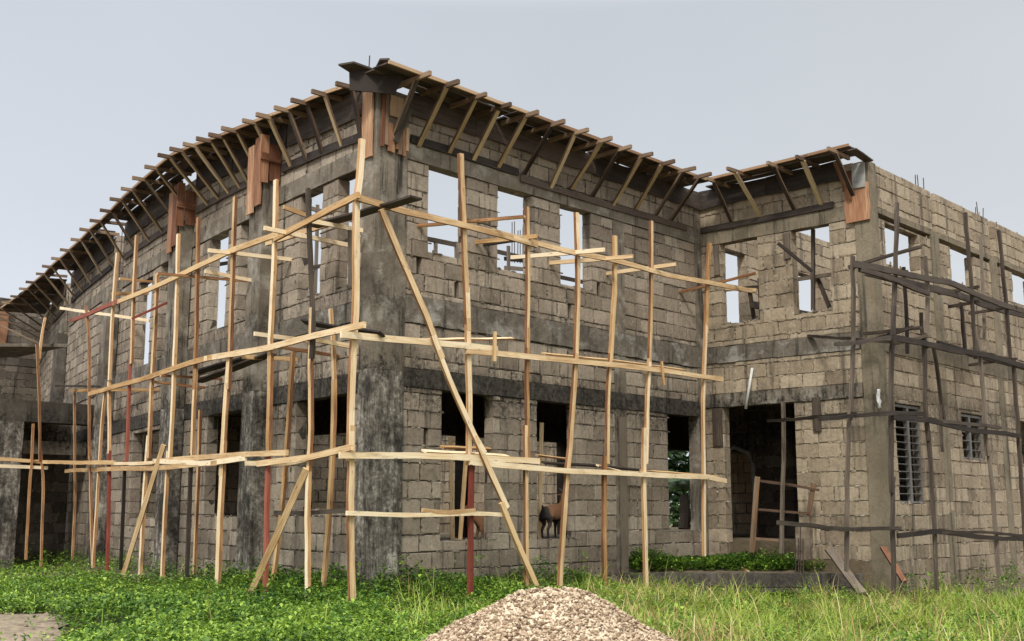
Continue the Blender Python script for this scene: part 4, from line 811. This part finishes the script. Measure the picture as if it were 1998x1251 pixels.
# ------------------------------------------------------------------ scaffolds
fs = root('timber_scaffold', (-1.2, -1.1, 0), 'pale new timber scaffold of poles and rails wrapped around the building corner', 'scaffold')
def facing(p):
    p = Vector(p)
    return normA(p.y) if p.y > -.9 and p.x < 2 + .25 * p.y and p.y > .0 - .9 and p.x < gx(max(0, p.y)) else Vector((0, -1, 0))
for pts, w, m in T['pole']:
    b = MB(); b.board(pts, w * 1.06, .055, facing(pts[0]), .006); b.build('pole', W(m), fs)
for pts, w, m in T['ledger']:
    b = MB(); b.board(pts, w * 1.05, .045, facing(pts[len(pts) // 2]), .006); b.build('ledger', W(m), fs)
for pts, w, m in T['putlog']:
    b = MB(); b.board(pts, w, .045, (0, 0, 1) if random.random() < .3 else Vector((pts[1][1] - pts[0][1], pts[0][0] - pts[1][0], .0)), .006); b.build('putlog', W(m), fs)
for pts, w, m in T['brace']:
    b = MB(); b.board(pts, w, .045, (0, -1, 0), .006); b.build('brace', W(m), fs)
ds = root('weathered_scaffold', (8.5, -5, 0), 'dark weathered old timber scaffold along the right side wall', 'scaffold')
for key, nm in (('dpole', 'pole'), ('dledger', 'ledger'), ('dputlog', 'putlog')):
    for pts, w, m in T[key]:
        b = MB(); b.board(pts, w * (1.06 if w < .15 else .62), .055, (0, -1, 0) if nm != 'putlog' else (0, 0, 1), .018, .3); b.build(nm, W(m), ds)
for pts, w, m, lab in T['plank']:
    b = MB(); up = abs(pts[0][2] - pts[-1][2]) > .3
    b.board(pts, w, .03, (0, -1, 0) if up else (0, -.35, 1), .008); tag(b.build('loose_plank', W(m)), lab, 'plank')
for (pts, w, m), lab in zip(T['lean'], ('long pale pole leaning against the lower rail at the left', 'thick pale raking pole leaning on the scaffold just left of the corner')):
    b = MB(); b.board(pts, w, .05, (-.7, -.7, 0), .005); tag(b.build('leaning_pole', W(m)), lab, 'pole')
r = root('door_barrier', T['barrier'][0][0][1], 'rough reddish ladder of sticks set across the dark doorway', 'barrier')
for k, (pts, w, m) in enumerate(T['barrier']):
    b = MB(); b.board(pts, w, .04, (-1, 0, 0), .008); b.build('rail' if k > 1 else 'post', [M['wood_joist'], M['wood_bark']] if k < 2 else [M['wood_joist'], M['ply_brown']], r)
for pts, lab, w, m in zip(T['ramp'], ('dark brown plank slanting from the porch edge into the grass', 'thin rusty plank leaning against the foot of the right side wall'), (.17, .1), (2, 4)):
    b = MB(); b.board(pts, w, .04, (-.5, -.5, .7), .006); tag(b.build('leaning_plank', [M['wood_grey' if m == 2 else 'ply_brown'], M['wood_dark']]), lab, 'plank')
a, c = T['slabstone']
mb = MB(); conc(mb, lambda u, z, d: Vector((a[0] - .02 - d + z * .12, a[1] - u, z)), 0, .32, .3, a[2], -.05, .05, step=.1, jit=.015)
tag(mb.build('concrete_slab', M['mortar_pale']), 'broken flat concrete piece standing upright on the porch beside the doorway', 'concrete')
mb = MB()
for p, q in T['starter']: mb.tube([Vector(q) - Vector((0, 0, .1)), p], .011, 5)
for h in (.2, .45): 
    z = T['starter'][0][1][2] + h; ys = [q[1][1] for q in T['starter']]; x = T['starter'][0][0][0]
    mb.tube([(x - .01, min(ys), z), (x - .01, max(ys), z)], .007, 5)
tag(mb.build('starter_bars', M['rebar']), 'bundle of thin rusty starter bars rising from the porch edging', 'rebar')
mb = MB(); mb.tube(T['pipe'], .03, 8); tag(mb.build('pale_pipe', M['pvc'], None, True), 'thin pale pipe hanging slantwise over the doorway lintel', 'pipe')
# rag
x, y, z = T['rag']; mb = MB(); V = []; F = []
for i in range(9):
    for j in range(5):
        u = j / 4 - .5; w = .05 + .05 * math.sin(i * .9) ** 2
        V.append((x + u * w + .012 * math.sin(i * 1.7), y - .05 - .03 * math.cos(j * 2.1 + i * .8), z + .12 - i * .045))
for i in range(8):
    for j in range(4): k = i * 5 + j; F.append([k, k + 1, k + 6, k + 5])
o = mesh_obj('white_rag', V, F, M['rag'], smooth=True); md = o.modifiers.new('thickness', 'SOLIDIFY'); md.thickness = .01
tag(o, 'white rag caught on the corner column of the right wing', 'rag')
for pts, lab in zip(T['props'], ('slim pale prop standing inside the left dark window', 'leaning pale prop inside the left dark window next to the red pole', 'pale prop standing inside the middle dark window left of the goat')):
    b = MB(); b.board([pts[0], (pts[1][0], pts[1][1], .55)], .075, .05, (-.6, -.7, 0)); tag(b.build('prop_pole', W(0)), lab, 'pole')

# ------------------------------------------------------------------ gravel heap
def heap(cx, cy_, rx, h):
    n = 46; V = [(cx, cy_, h - .2)]; F = []; m = 14
    zf = lambda r: (h + .15) * (1 - smooth(r)) ** .9 * 1.0
    def surf(r, a):
        rr = rx * r * (1 + .07 * math.sin(3 * a + 1) + .05 * math.sin(5 * a) + .03 * math.sin(11 * a + 2)); x = cx + rr * math.cos(a); y = cy_ + rr * math.sin(a)
        # slope with a rounded top
        z = h * (1 - r) ** 1.0 if r > .22 else h * (.78 + .06 * (1 - (r / .22) ** 2))
        z = min(z, h * .84) + .025 * math.sin(7 * a + r * 9)
        return x, y, z - .2
    V = [surf(0, 0)]
    for i in range(1, m + 1):
        for k in range(n): V.append(surf(i / m * 1.04, 2 * math.pi * k / n))
    for k in range(n): F.append([0, 1 + k, 1 + (k + 1) % n])
    for i in range(m - 1):
        for k in range(n): a = 1 + i * n + k; b = 1 + i * n + (k + 1) % n; F.append([a, a + n, b + n, b])
    V = list(V); NS = 34000
    base = [(0, 0, 1), (.894, 0, .447), (.276, .851, .447), (-.724, .526, .447), (-.724, -.526, .447), (.276, -.851, .447), (.724, .526, -.447), (-.276, .851, -.447), (-.894, 0, -.447), (-.276, -.851, -.447), (.724, -.526, -.447), (0, 0, -1)]
    bf = [[0, 1, 2], [0, 2, 3], [0, 3, 4], [0, 4, 5], [0, 5, 1], [1, 6, 2], [2, 7, 3], [3, 8, 4], [4, 9, 5], [5, 10, 1], [6, 7, 2], [7, 8, 3], [8, 9, 4], [9, 10, 5], [10, 6, 1], [11, 7, 6], [11, 8, 7], [11, 9, 8], [11, 10, 9], [11, 6, 10]]
    base = np.array(base)
    for k in range(NS):
        r = math.sqrt(random.random()) * 1.06 if random.random() < .955 else 1.0 + abs(random.gauss(0, .17)); a = random.uniform(0, 2 * math.pi)
        x, y, z = surf(min(r, 1.04), a)
        if r > 1.04: x, y = cx + (x - cx) * r / 1.04, cy_ + (y - cy_) * r / 1.04; z = hgt(x, y)
        s = min(.034, 0.0108 * math.exp(random.gauss(0, .38)))
        sc = np.array([random.uniform(.8, 1.5), random.uniform(.7, 1.1), random.uniform(.5, .9)]) * s
        q = (base * (1 + rng.uniform(-.22, .22, (12, 1)))) * sc
        an = random.uniform(0, 6.28); ti = random.uniform(-.8, .8); ca, sa, ct, st_ = math.cos(an), math.sin(an), math.cos(ti), math.sin(ti)
        q = q @ np.array([[ca, sa, 0], [-sa, ca, 0], [0, 0, 1]]) @ np.array([[1, 0, 0], [0, ct, st_], [0, -st_, ct]])
        n0 = len(V); V += (q + np.array([x, y, z + random.uniform(0, .022)])).tolist(); F += [[i + n0 for i in f] for f in bf]
    o = mesh_obj('gravel_heap', V, F, M['gravel'])
    tag(o, 'heap of cream and pink gravel in the front centre foreground', 'gravel', None, 'stuff')
HX, HY, HR, HH = -3.935, -7.210, 1.620, 0.904
heap(HX, HY, HR, HH)

# ------------------------------------------------------------------ goats
def goat(name, loc, ang, s, coat, dark, label, turn=0.0):
    sk = {'pel': ((-.30, 0, .50), .125), 'mid': ((-.05, 0, .49), .145), 'che': ((.22, 0, .50), .14), 'nk': ((.36, 0, .62), .085), 'nk2': ((.45, .04 * turn, .76), .065),
          'hd': ((.52, .08 * turn, .83), .062), 'mz': ((.63, .14 * turn, .77), .036), 'tl': ((-.42, 0, .58), .03), 'tl2': ((-.48, 0, .63), .012),
          'e1': ((.49, .06 + .08 * turn, .85), .02), 'e1b': ((.47, .16 + .08 * turn, .84), .014), 'e2': ((.49, -.06 + .08 * turn, .85), .02), 'e2b': ((.47, -.16 + .08 * turn, .84), .014)}
    ed = [('pel', 'mid'), ('mid', 'che'), ('che', 'nk'), ('nk', 'nk2'), ('nk2', 'hd'), ('hd', 'mz'), ('pel', 'tl'), ('tl', 'tl2'), ('hd', 'e1'), ('e1', 'e1b'), ('hd', 'e2'), ('e2', 'e2b')]
    for sd, y in (('l', .085), ('r', -.085)):
        f = .03 if sd == 'l' else -.04
        sk['h1' + sd] = ((-.33, y, .38), .075); sk['h2' + sd] = ((-.26 + f, y, .27), .042); sk['h3' + sd] = ((-.36 + f, y, .16), .026); sk['h4' + sd] = ((-.34 + f, y, .03), .021); sk['h5' + sd] = ((-.315 + f, y, .005), .024)
        ed += [('pel', 'h1' + sd), ('h1' + sd, 'h2' + sd), ('h2' + sd, 'h3' + sd), ('h3' + sd, 'h4' + sd), ('h4' + sd, 'h5' + sd)]
        sk['f1' + sd] = ((.22, y, .36), .055); sk['f2' + sd] = ((.23 - f, y, .2), .028); sk['f3' + sd] = ((.23 - f, y, .03), .021); sk['f4' + sd] = ((.25 - f, y, .005), .024)
        ed += [('che', 'f1' + sd), ('f1' + sd, 'f2' + sd), ('f2' + sd, 'f3' + sd), ('f3' + sd, 'f4' + sd)]
    ks = list(sk); me = bpy.data.meshes.new(name)
    me.from_pydata([sk[k][0] for k in ks], [(ks.index(a), ks.index(b)) for a, b in ed], [])
    o = bpy.data.objects.new(name, me); COL.objects.link(o)
    md = o.modifiers.new('skin', 'SKIN')
    for i, k in enumerate(ks):
        v = me.skin_vertices[0].data[i]; v.radius = (sk[k][1], sk[k][1]); v.use_root = (k == 'mid')
    md.use_smooth_shade = True
    sb = o.modifiers.new('smooth', 'SUBSURF'); sb.levels = 2; sb.render_levels = 2
    dg = bpy.context.evaluated_depsgraph_get(); ev = o.evaluated_get(dg); m2 = bpy.data.meshes.new_from_object(ev)
    o.modifiers.clear(); o.data = m2; m2.materials.clear()
    mt, nt, bs = newmat(name + '_coat'); tcn = nd(nt, 'ShaderNodeTexCoord'); spx = nd(nt, 'ShaderNodeSeparateXYZ'); nt.links.new(tcn.outputs['Object'], spx.inputs[0])
    n = noise(nt, scaled(nt, tcn.outputs['Object'], (6, 6, 6)), 1.0, 5); nz = math_(nt, 'MULTIPLY', math_(nt, 'SUBTRACT', n, .5), .25)
    rump = maprange(nt, math_(nt, 'ADD', spx.outputs['X'], nz), -.27, -.36); belly = maprange(nt, math_(nt, 'ADD', spx.outputs['Z'], nz), .40, .33)
    k = math_(nt, 'MAXIMUM', rump, math_(nt, 'MULTIPLY', belly, .85))
    c = mixc(nt, k, ramp_(nt, noise(nt, tcn.outputs['Object'], 30, 5), [(.3, tuple(v * .7 for v in coat)), (.7, coat)]), dark)
    nt.links.new(c, bs.inputs['Base Color']); bs.inputs['Roughness'].default_value = .85
    m2.materials.append(mt); m2.polygons.foreach_set('use_smooth', np.ones(len(m2.polygons), bool))
    o.location = loc; o.rotation_euler = (0, 0, ang); o.scale = (s, s, s)
    tag(o, label, 'goat')
    for sdn in (1, -1):
        h = MB(); q = Vector((.50, .03 * sdn + .08 * turn, .87)); h.tube([q, q + Vector((-.05, .01 * sdn, .07)), q + Vector((-.12, .02 * sdn, .10))], [.014, .01, .003], 6)
        ho = h.build('horn', M['blade'], None, True); ho.parent = o
    return o
GO = T['goat']
goat('goat', (4.75, .42, .72), R_(12), .93, (.22, .105, .05), (.02, .016, .014), 'brown goat with dark rump standing on the sill of the middle dark window', .5)
goat('goat', (T['goat2'][0], T['goat2'][1], .62), R_(158), .80, (.36, .18, .085), (.22, .11, .06), 'orange brown goat standing in the left dark window behind the red pole', -.4)

# ------------------------------------------------------------------ plants
def inside_poly(px, py, poly):
    r = np.zeros(len(px), bool); n = len(poly); j = n - 1
    for i in range(n):
        xi, yi = poly[i]; xj, yj = poly[j]
        c = ((yi > py) != (yj > py)) & (px < (xj - xi) * (py - yi) / (yj - yi + 1e-12) + xi); r ^= c; j = i
    return r
def vh(x, y):
    sm = lambda t: np.clip(t, 0, 1) ** 2 * (3 - 2 * np.clip(t, 0, 1))
    return -.07 - .14 * sm((np.where(y > 0, .13 * y + .0045 * y * y - x, np.minimum(-y, 9)) - .15) / 1.0) - .012 * np.maximum(0, y - 4) - .22 * sm((.687 * x - .726 * y - 3.4) / 3.2) + .03 * np.sin(x * 1.3 + y * .7) + .02 * np.sin(x * .5 - y * 1.9)
def patch(x, y): return .5 + .25 * np.sin(x * 1.1 + 1.7 * np.sin(y * .8)) + .25 * np.sin(y * 1.35 + 1.3 * np.sin(x * .9 + 2))
C0 = np.array(cam.location); FW = np.array(-cam.matrix_world.col[2].to_3d()); RT = np.array(cam.matrix_world.col[0].to_3d())
def scatter(n, dmin, dmax):
    """points on the ground in front of the building (a little wider than the photograph shows)"""
    fw = FW[:2] / np.linalg.norm(FW[:2]); rt = RT[:2]
    d = np.sqrt(rng.uniform(dmin ** 2, dmax ** 2, n)); a = rng.uniform(-.56, .53, n)
    return C0[0] + fw[0] * d + rt[0] * d * a, C0[1] + fw[1] * d + rt[1] * d * a, a, d
def outdoors(x, y):
    okA = (y > 0) & (x < .13 * y + .0045 * y * y - .05)
    okB = (y <= 0) & (y < -.05) & ~((x > LB - .05) & (y > -LCC - .05))
    porch = (np.array([pn.x, pn.y]) @ (np.stack([x, y]) - np.array([[pA.x], [pA.y]])) < 0.03) & (x > 6) & (y > -LCC - .1)
    return (okA | okB) & ~porch
def leaf_mesh(name, cx, cy, cz, L, Wd, yaw, pitch, mats, kind=None, parent=None, mi=None):
    n = len(cx); V = np.zeros((n, 4, 3), np.float32)
    dx, dy, dz = np.cos(yaw) * np.cos(pitch), np.sin(yaw) * np.cos(pitch), np.sin(pitch)
    sx, sy = -np.sin(yaw), np.cos(yaw); up = .28
    ctr = np.stack([cx, cy, cz], 1); D = np.stack([dx, dy, dz], 1); Sd = np.stack([sx, sy, np.zeros(n)], 1)
    V[:, 0] = ctr; V[:, 2] = ctr + D * L[:, None]
    mid = ctr + D * (L * .45)[:, None]; mid[:, 2] += up * Wd
    V[:, 1] = mid + Sd * (Wd / 2)[:, None]; V[:, 3] = mid - Sd * (Wd / 2)[:, None]
    me = bpy.data.meshes.new(name); me.vertices.add(n * 4); me.vertices.foreach_set('co', V.ravel())
    me.loops.add(n * 6); me.polygons.add(n * 2)
    b = np.arange(n, dtype=np.int32)[:, None] * 4
    me.loops.foreach_set('vertex_index', (b + np.array([[0, 1, 2, 0, 2, 3]], np.int32)).ravel())
    me.polygons.foreach_set('loop_start', np.arange(n * 2, dtype=np.int32) * 3)
    for m in mats: me.materials.append(m)
    if mi is not None: me.polygons.foreach_set('material_index', np.repeat(mi, 2).astype(np.int32))
    me.update(calc_edges=True); me.validate()
    o = bpy.data.objects.new(name, me); COL.objects.link(o)
    if parent: o.parent = parent; o.location = -wloc(parent)
    return o
def weeds(name, x, y, z, h, nl, size, mats, mi=None):
    n = len(x); k = nl
    px = np.repeat(x, k); py = np.repeat(y, k); ph = np.repeat(h, k); pz = np.repeat(z, k); t = rng.uniform(.15, 1, n * k)
    sp = rng.uniform(.01, .085, n * k) * (1.2 - .5 * t); a = rng.uniform(0, 2 * np.pi, n * k)
    L = size * rng.uniform(.6, 1.35, n * k)
    return leaf_mesh(name, px + np.cos(a) * sp, py + np.sin(a) * sp, pz + ph * t, L, L * rng.uniform(.5, .75, n * k), a + rng.normal(0, .5, n * k), rng.normal(.15, .45, n * k), mats, mi=None if mi is None else np.repeat(mi, k))
x, y, a, d = scatter(60000, 9.4, 20.5); x2, y2, a2, d2 = scatter(9000, 20.5, 34)
x = np.concatenate([x, x2]); y = np.concatenate([y, y2]); a = np.concatenate([a, a2]); d = np.concatenate([d, d2])
pt = patch(x, y)
keep = outdoors(x, y) & (~inside_poly(x, y, PATHPOLY) | (rng.random(len(x)) < .02 + .12 * (patch(x * 2.7, y * 2.9) > .85))) & (np.hypot(x - HX, y - HY) > HR * .97) & (rng.random(len(x)) < np.where(a > .08, .26, .94) * (.55 + .6 * pt))
x, y, a, d, pt = x[keep], y[keep], a[keep], d[keep], pt[keep]
near = np.exp(-((np.where(y > 0, (.13 * y + .0045 * y * y - x), -y)) / 1.1) ** 2)
pf = patch(x * 2.3 + 5, y * 2.1); h = .03 + .12 * pt + .13 * pf ** 2 + rng.uniform(0, .08, len(x)) + .2 * near * patch(x * 1.9, y * 1.7) + .08 * (d > 20)
o = weeds('weed_cover', x, y, vh(x, y), h, 9, .058, [M['leaf'], M['leaf_deep']], (rng.random(len(x)) < .25 + .5 * near).astype(int))
tag(o, 'bright green broad leaved weeds covering the ground before the building', 'weeds', None, 'stuff')
# taller ragged weeds along the foot of the walls and in clumps
n = 5200; x, y, a, d = scatter(n, 10.5, 33)
near = np.exp(-((np.where(y > 0, (.13 * y + .0045 * y * y - x), np.where(x < LB, -y, -LCC - y)) - .15) / .6) ** 2)
keep = outdoors(x, y) & ~inside_poly(x, y, PATHPOLY) & (np.hypot(x - HX, y - HY) > HR * 1.05) & (rng.random(n) < 1.0 * near * patch(x * 1.7, y * 1.9) + .14 * (patch(x * 2.1 + 2, y * 2.2) > .72))
x, y, a = x[keep], y[keep], a[keep]; n = len(x)
o = weeds('tall_weeds', x, y, vh(x, y), rng.uniform(.22, .62, n), 24, .07, [M['leaf_deep'], M['leaf']], (rng.random(n) < .5).astype(int))
tag(o, 'taller ragged weeds growing in clumps along the foot of the walls', 'weeds', None, 'stuff')
# porch weeds
n = 2600; u = rng.uniform(.1, pl_ - .1, n); v = rng.uniform(.25, 1.0, n) ** 1.0
P0 = np.array([pA.x, pA.y])[:, None] + np.array([pd.x, pd.y])[:, None] * u; inner = np.array([[LB - .1], [-.15]])
pxy = P0 + (-np.array([[pn.x], [pn.y]])) * (.12 + v * 1.5 * np.clip(np.minimum(u, pl_ - u) / 1.6, .1, 1))
okp = (pxy[0] < LB - .06) & (pxy[1] < -.05) & (rng.random(n) < .35 + .75 * patch(pxy[0] * 2.2, pxy[1] * 2.2))
px_, py_ = pxy[0][okp], pxy[1][okp]
o = weeds('porch_weeds', px_, py_, .02 + .15 * v[okp], .10 + .34 * rng.random(okp.sum()) * patch(px_ * 2, py_ * 2) ** 1.3 + .03, 11, .06, [M['leaf_deep'], M['leaf']], (rng.random(okp.sum()) < .4).astype(int))
tag(o, 'deep green weeds growing on the earth porch before the doorway', 'weeds', None, 'stuff')
# grass
def blades(name, x, y, z, h, wd, bend, mats, mi):
    n = len(x); k = 4; V = np.zeros((n, 2 * k - 1, 3), np.float32)
    a = rng.uniform(0, 2 * np.pi, n); sx, sy = -np.sin(a), np.cos(a)
    for i in range(k):
        t = i / (k - 1); r = bend * h * t ** 1.8; zz = z + h * (t - .35 * np.minimum(bend, 1.3) * t * t * t)
        cx, cy = x + np.cos(a) * r, y + np.sin(a) * r
        if i < k - 1:
            w = wd * (1 - .6 * t) / 2
            V[:, 2 * i] = np.stack([cx - sx * w, cy - sy * w, zz], 1); V[:, 2 * i + 1] = np.stack([cx + sx * w, cy + sy * w, zz], 1)
        else: V[:, 2 * i] = np.stack([cx, cy, zz], 1)
    me = bpy.data.meshes.new(name); m = 2 * k - 1
    me.vertices.add(n * m); me.vertices.foreach_set('co', V.ravel())
    tri = [];
    for i in range(k - 2): tri += [2 * i, 2 * i + 1, 2 * i + 3, 2 * i, 2 * i + 3, 2 * i + 2]
    tri += [2 * (k - 2), 2 * (k - 2) + 1, 2 * (k - 1)]; nt_ = len(tri) // 3
    me.loops.add(n * len(tri)); me.polygons.add(n * nt_)
    me.loops.foreach_set('vertex_index', (np.arange(n, dtype=np.int32)[:, None] * m + np.array([tri], np.int32)).ravel())
    me.polygons.foreach_set('loop_start', np.arange(n * nt_, dtype=np.int32) * 3)
    for q in mats: me.materials.append(q)
    me.polygons.foreach_set('material_index', np.repeat(mi, nt_).astype(np.int32)); me.update(calc_edges=True); me.validate()
    o = bpy.data.objects.new(name, me); COL.objects.link(o); return o
x, y, a, d = scatter(84000, 9.4, 21)
pt = patch(x * 1.4 + 3, y * 1.4)
dens = np.where(a > .06, .95, np.where((a > -.12), .22, .03)) * (.30 + .5 * pt + .35 * (patch(x * 3.1 + 1.3, y * 3.4) > .45))
keep = outdoors(x, y) & ~inside_poly(x, y, PATHPOLY) & (np.hypot(x - HX, y - HY) > HR * .95) & (rng.random(len(x)) < dens)
x, y, a, pt = x[keep], y[keep], a[keep], pt[keep]
n = len(x); dry = (rng.random(n) < np.clip(.14 + .9 * (patch(x * .9 + 1, y * .9) - .45) + .85 * np.exp(-((a - .13) / .08) ** 2) * (np.hypot(x - C0[0], y - C0[1]) < 12.8), .10, .75)).astype(int)
cl = patch(x * 3.1 + 1.3, y * 3.4); h = rng.uniform(.10, .38, n) * (.4 + 1.3 * cl ** 1.5 + .35 * pt); h = np.where(rng.random(n) < .04, h * 1.5, h)
o = blades('grass', x, y, vh(x, y) - .01, h, rng.uniform(.007, .016, n), rng.uniform(.2, 1.5, n), [M['grass'], M['straw']], dry)
tag(o, 'tall green and straw coloured grass in the right foreground', 'grass', None, 'stuff')
# flowering grass stalks
x, y, a, d = scatter(1500, 9.6, 16.5); keep = outdoors(x, y) & (a > .1) & (np.hypot(x - HX, y - HY) > HR) & (rng.random(1500) < .5)
x, y = x[keep], y[keep]; n = len(x)
o = blades('grass_stalks', x, y, vh(x, y), rng.uniform(.4, 1.0, n), np.full(n, .012), rng.uniform(.3, 1.1, n), [M['straw'], M['grass']], (rng.random(n) < .5).astype(int))
tag(o, 'sparse arching seed stalks rising above the right hand grass', 'grass', None, 'stuff')

# greenery behind, seen through the openings
def bush(name, loc, r, h, n, label, cat, sz=.16, dark=False):
    rt = root(name, loc, label, cat)
    tr = MB()
    for k in range(5):
        an = k * 1.26; tr.tube([(loc[0], loc[1], loc[2]), (loc[0] + .3 * r * math.cos(an), loc[1] + .3 * r * math.sin(an), loc[2] + h * .4), (loc[0] + .7 * r * math.cos(an), loc[1] + .7 * r * math.sin(an), loc[2] + h * .8)], [.05, .035, .015], 6)
    tr.build('branches', M['wood_dark'], rt)
    an = rng.uniform(0, 6.28, n); rr = r * np.sqrt(rng.random(n)); zz = rng.random(n)
    lump = .65 + .35 * np.sin(an * 3 + zz * 5)
    L = sz * rng.uniform(.6, 1.3, n)
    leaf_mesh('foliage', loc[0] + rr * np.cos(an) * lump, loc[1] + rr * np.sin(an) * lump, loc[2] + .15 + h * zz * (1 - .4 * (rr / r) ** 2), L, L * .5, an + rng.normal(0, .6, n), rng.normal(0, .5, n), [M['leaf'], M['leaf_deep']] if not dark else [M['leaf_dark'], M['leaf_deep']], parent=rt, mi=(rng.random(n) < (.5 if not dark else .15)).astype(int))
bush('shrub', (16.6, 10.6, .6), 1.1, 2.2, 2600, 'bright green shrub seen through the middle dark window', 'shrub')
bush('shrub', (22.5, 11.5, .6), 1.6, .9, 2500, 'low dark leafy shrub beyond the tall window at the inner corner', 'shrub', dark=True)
def palm(loc, label):
    rt = root('palm_tree', loc, label, 'palm')
    t = MB(); t.tube([loc, (loc[0] + .1, loc[1], loc[2] + .5), (loc[0] + .1, loc[1] + .05, loc[2] + 1.1)], [.2, .17, .14], 9); t.build('trunk', M['wood_dark'], rt)
    for k in range(15):
        an = k * 2.4 + random.uniform(-.2, .2); el = random.uniform(.25, 1.2); Ls = random.uniform(1.7, 2.4)
        q = []; n = 13
        for i in range(n):
            s = i / (n - 1); r_ = Ls * s * math.cos(el * (1 - .3 * s)); zz = Ls * (s * math.sin(el) - .62 * s * s)
            q.append(Vector((loc[0] + .1 + r_ * math.cos(an), loc[1] + .05 + r_ * math.sin(an), loc[2] + 1.05 + zz)))
        f = MB(); f.tube(q, [.02 * (1 - i / n) + .004 for i in range(n)], 5)
        for i in range(2, n):
            for m in (0, .5):
                p = q[i] if m == 0 else q[i].lerp(q[i - 1], .5); tn = (q[i] - q[i - 1]).normalized(); sd_ = tn.cross(Vector((0, 0, 1))).normalized()
                for sg in (-1, 1):
                    l = .42 * math.sin(math.pi * (i - m) / n) + .1; tip = p + sd_ * sg * l + tn * l * .5 - Vector((0, 0, l * .45)); wv = tn * .018
                    f.add([p - wv, p + wv, p.lerp(tip, .55) + wv - Vector((0, 0, -.03)), tip], [[0, 1, 2], [0, 2, 3]])
        f.build('frond', M['leaf_dark'], rt)
palm((19.2, 7.6, .6), 'dark young palm behind the tall window at the inner corner')

# wood beyond the site, glimpsed low through the building
n = 34000; an = rng.uniform(R_(5), R_(100), n); rr = rng.uniform(44, 52, n); cxx, cyy = C0[0] + rr * np.cos(an), C0[1] + rr * np.sin(an)
top = 3.2 + 1.6 * patch(cxx * .3, cyy * .3) + rng.normal(0, .3, n)
L = .55 * rng.uniform(.6, 1.3, n)
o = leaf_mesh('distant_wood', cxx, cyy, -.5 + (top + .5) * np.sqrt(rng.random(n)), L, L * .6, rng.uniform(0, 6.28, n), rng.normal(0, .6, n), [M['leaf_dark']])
tag(o, 'dark far off bushes glimpsed through the ground floor openings', 'bushes', None, 'stuff')
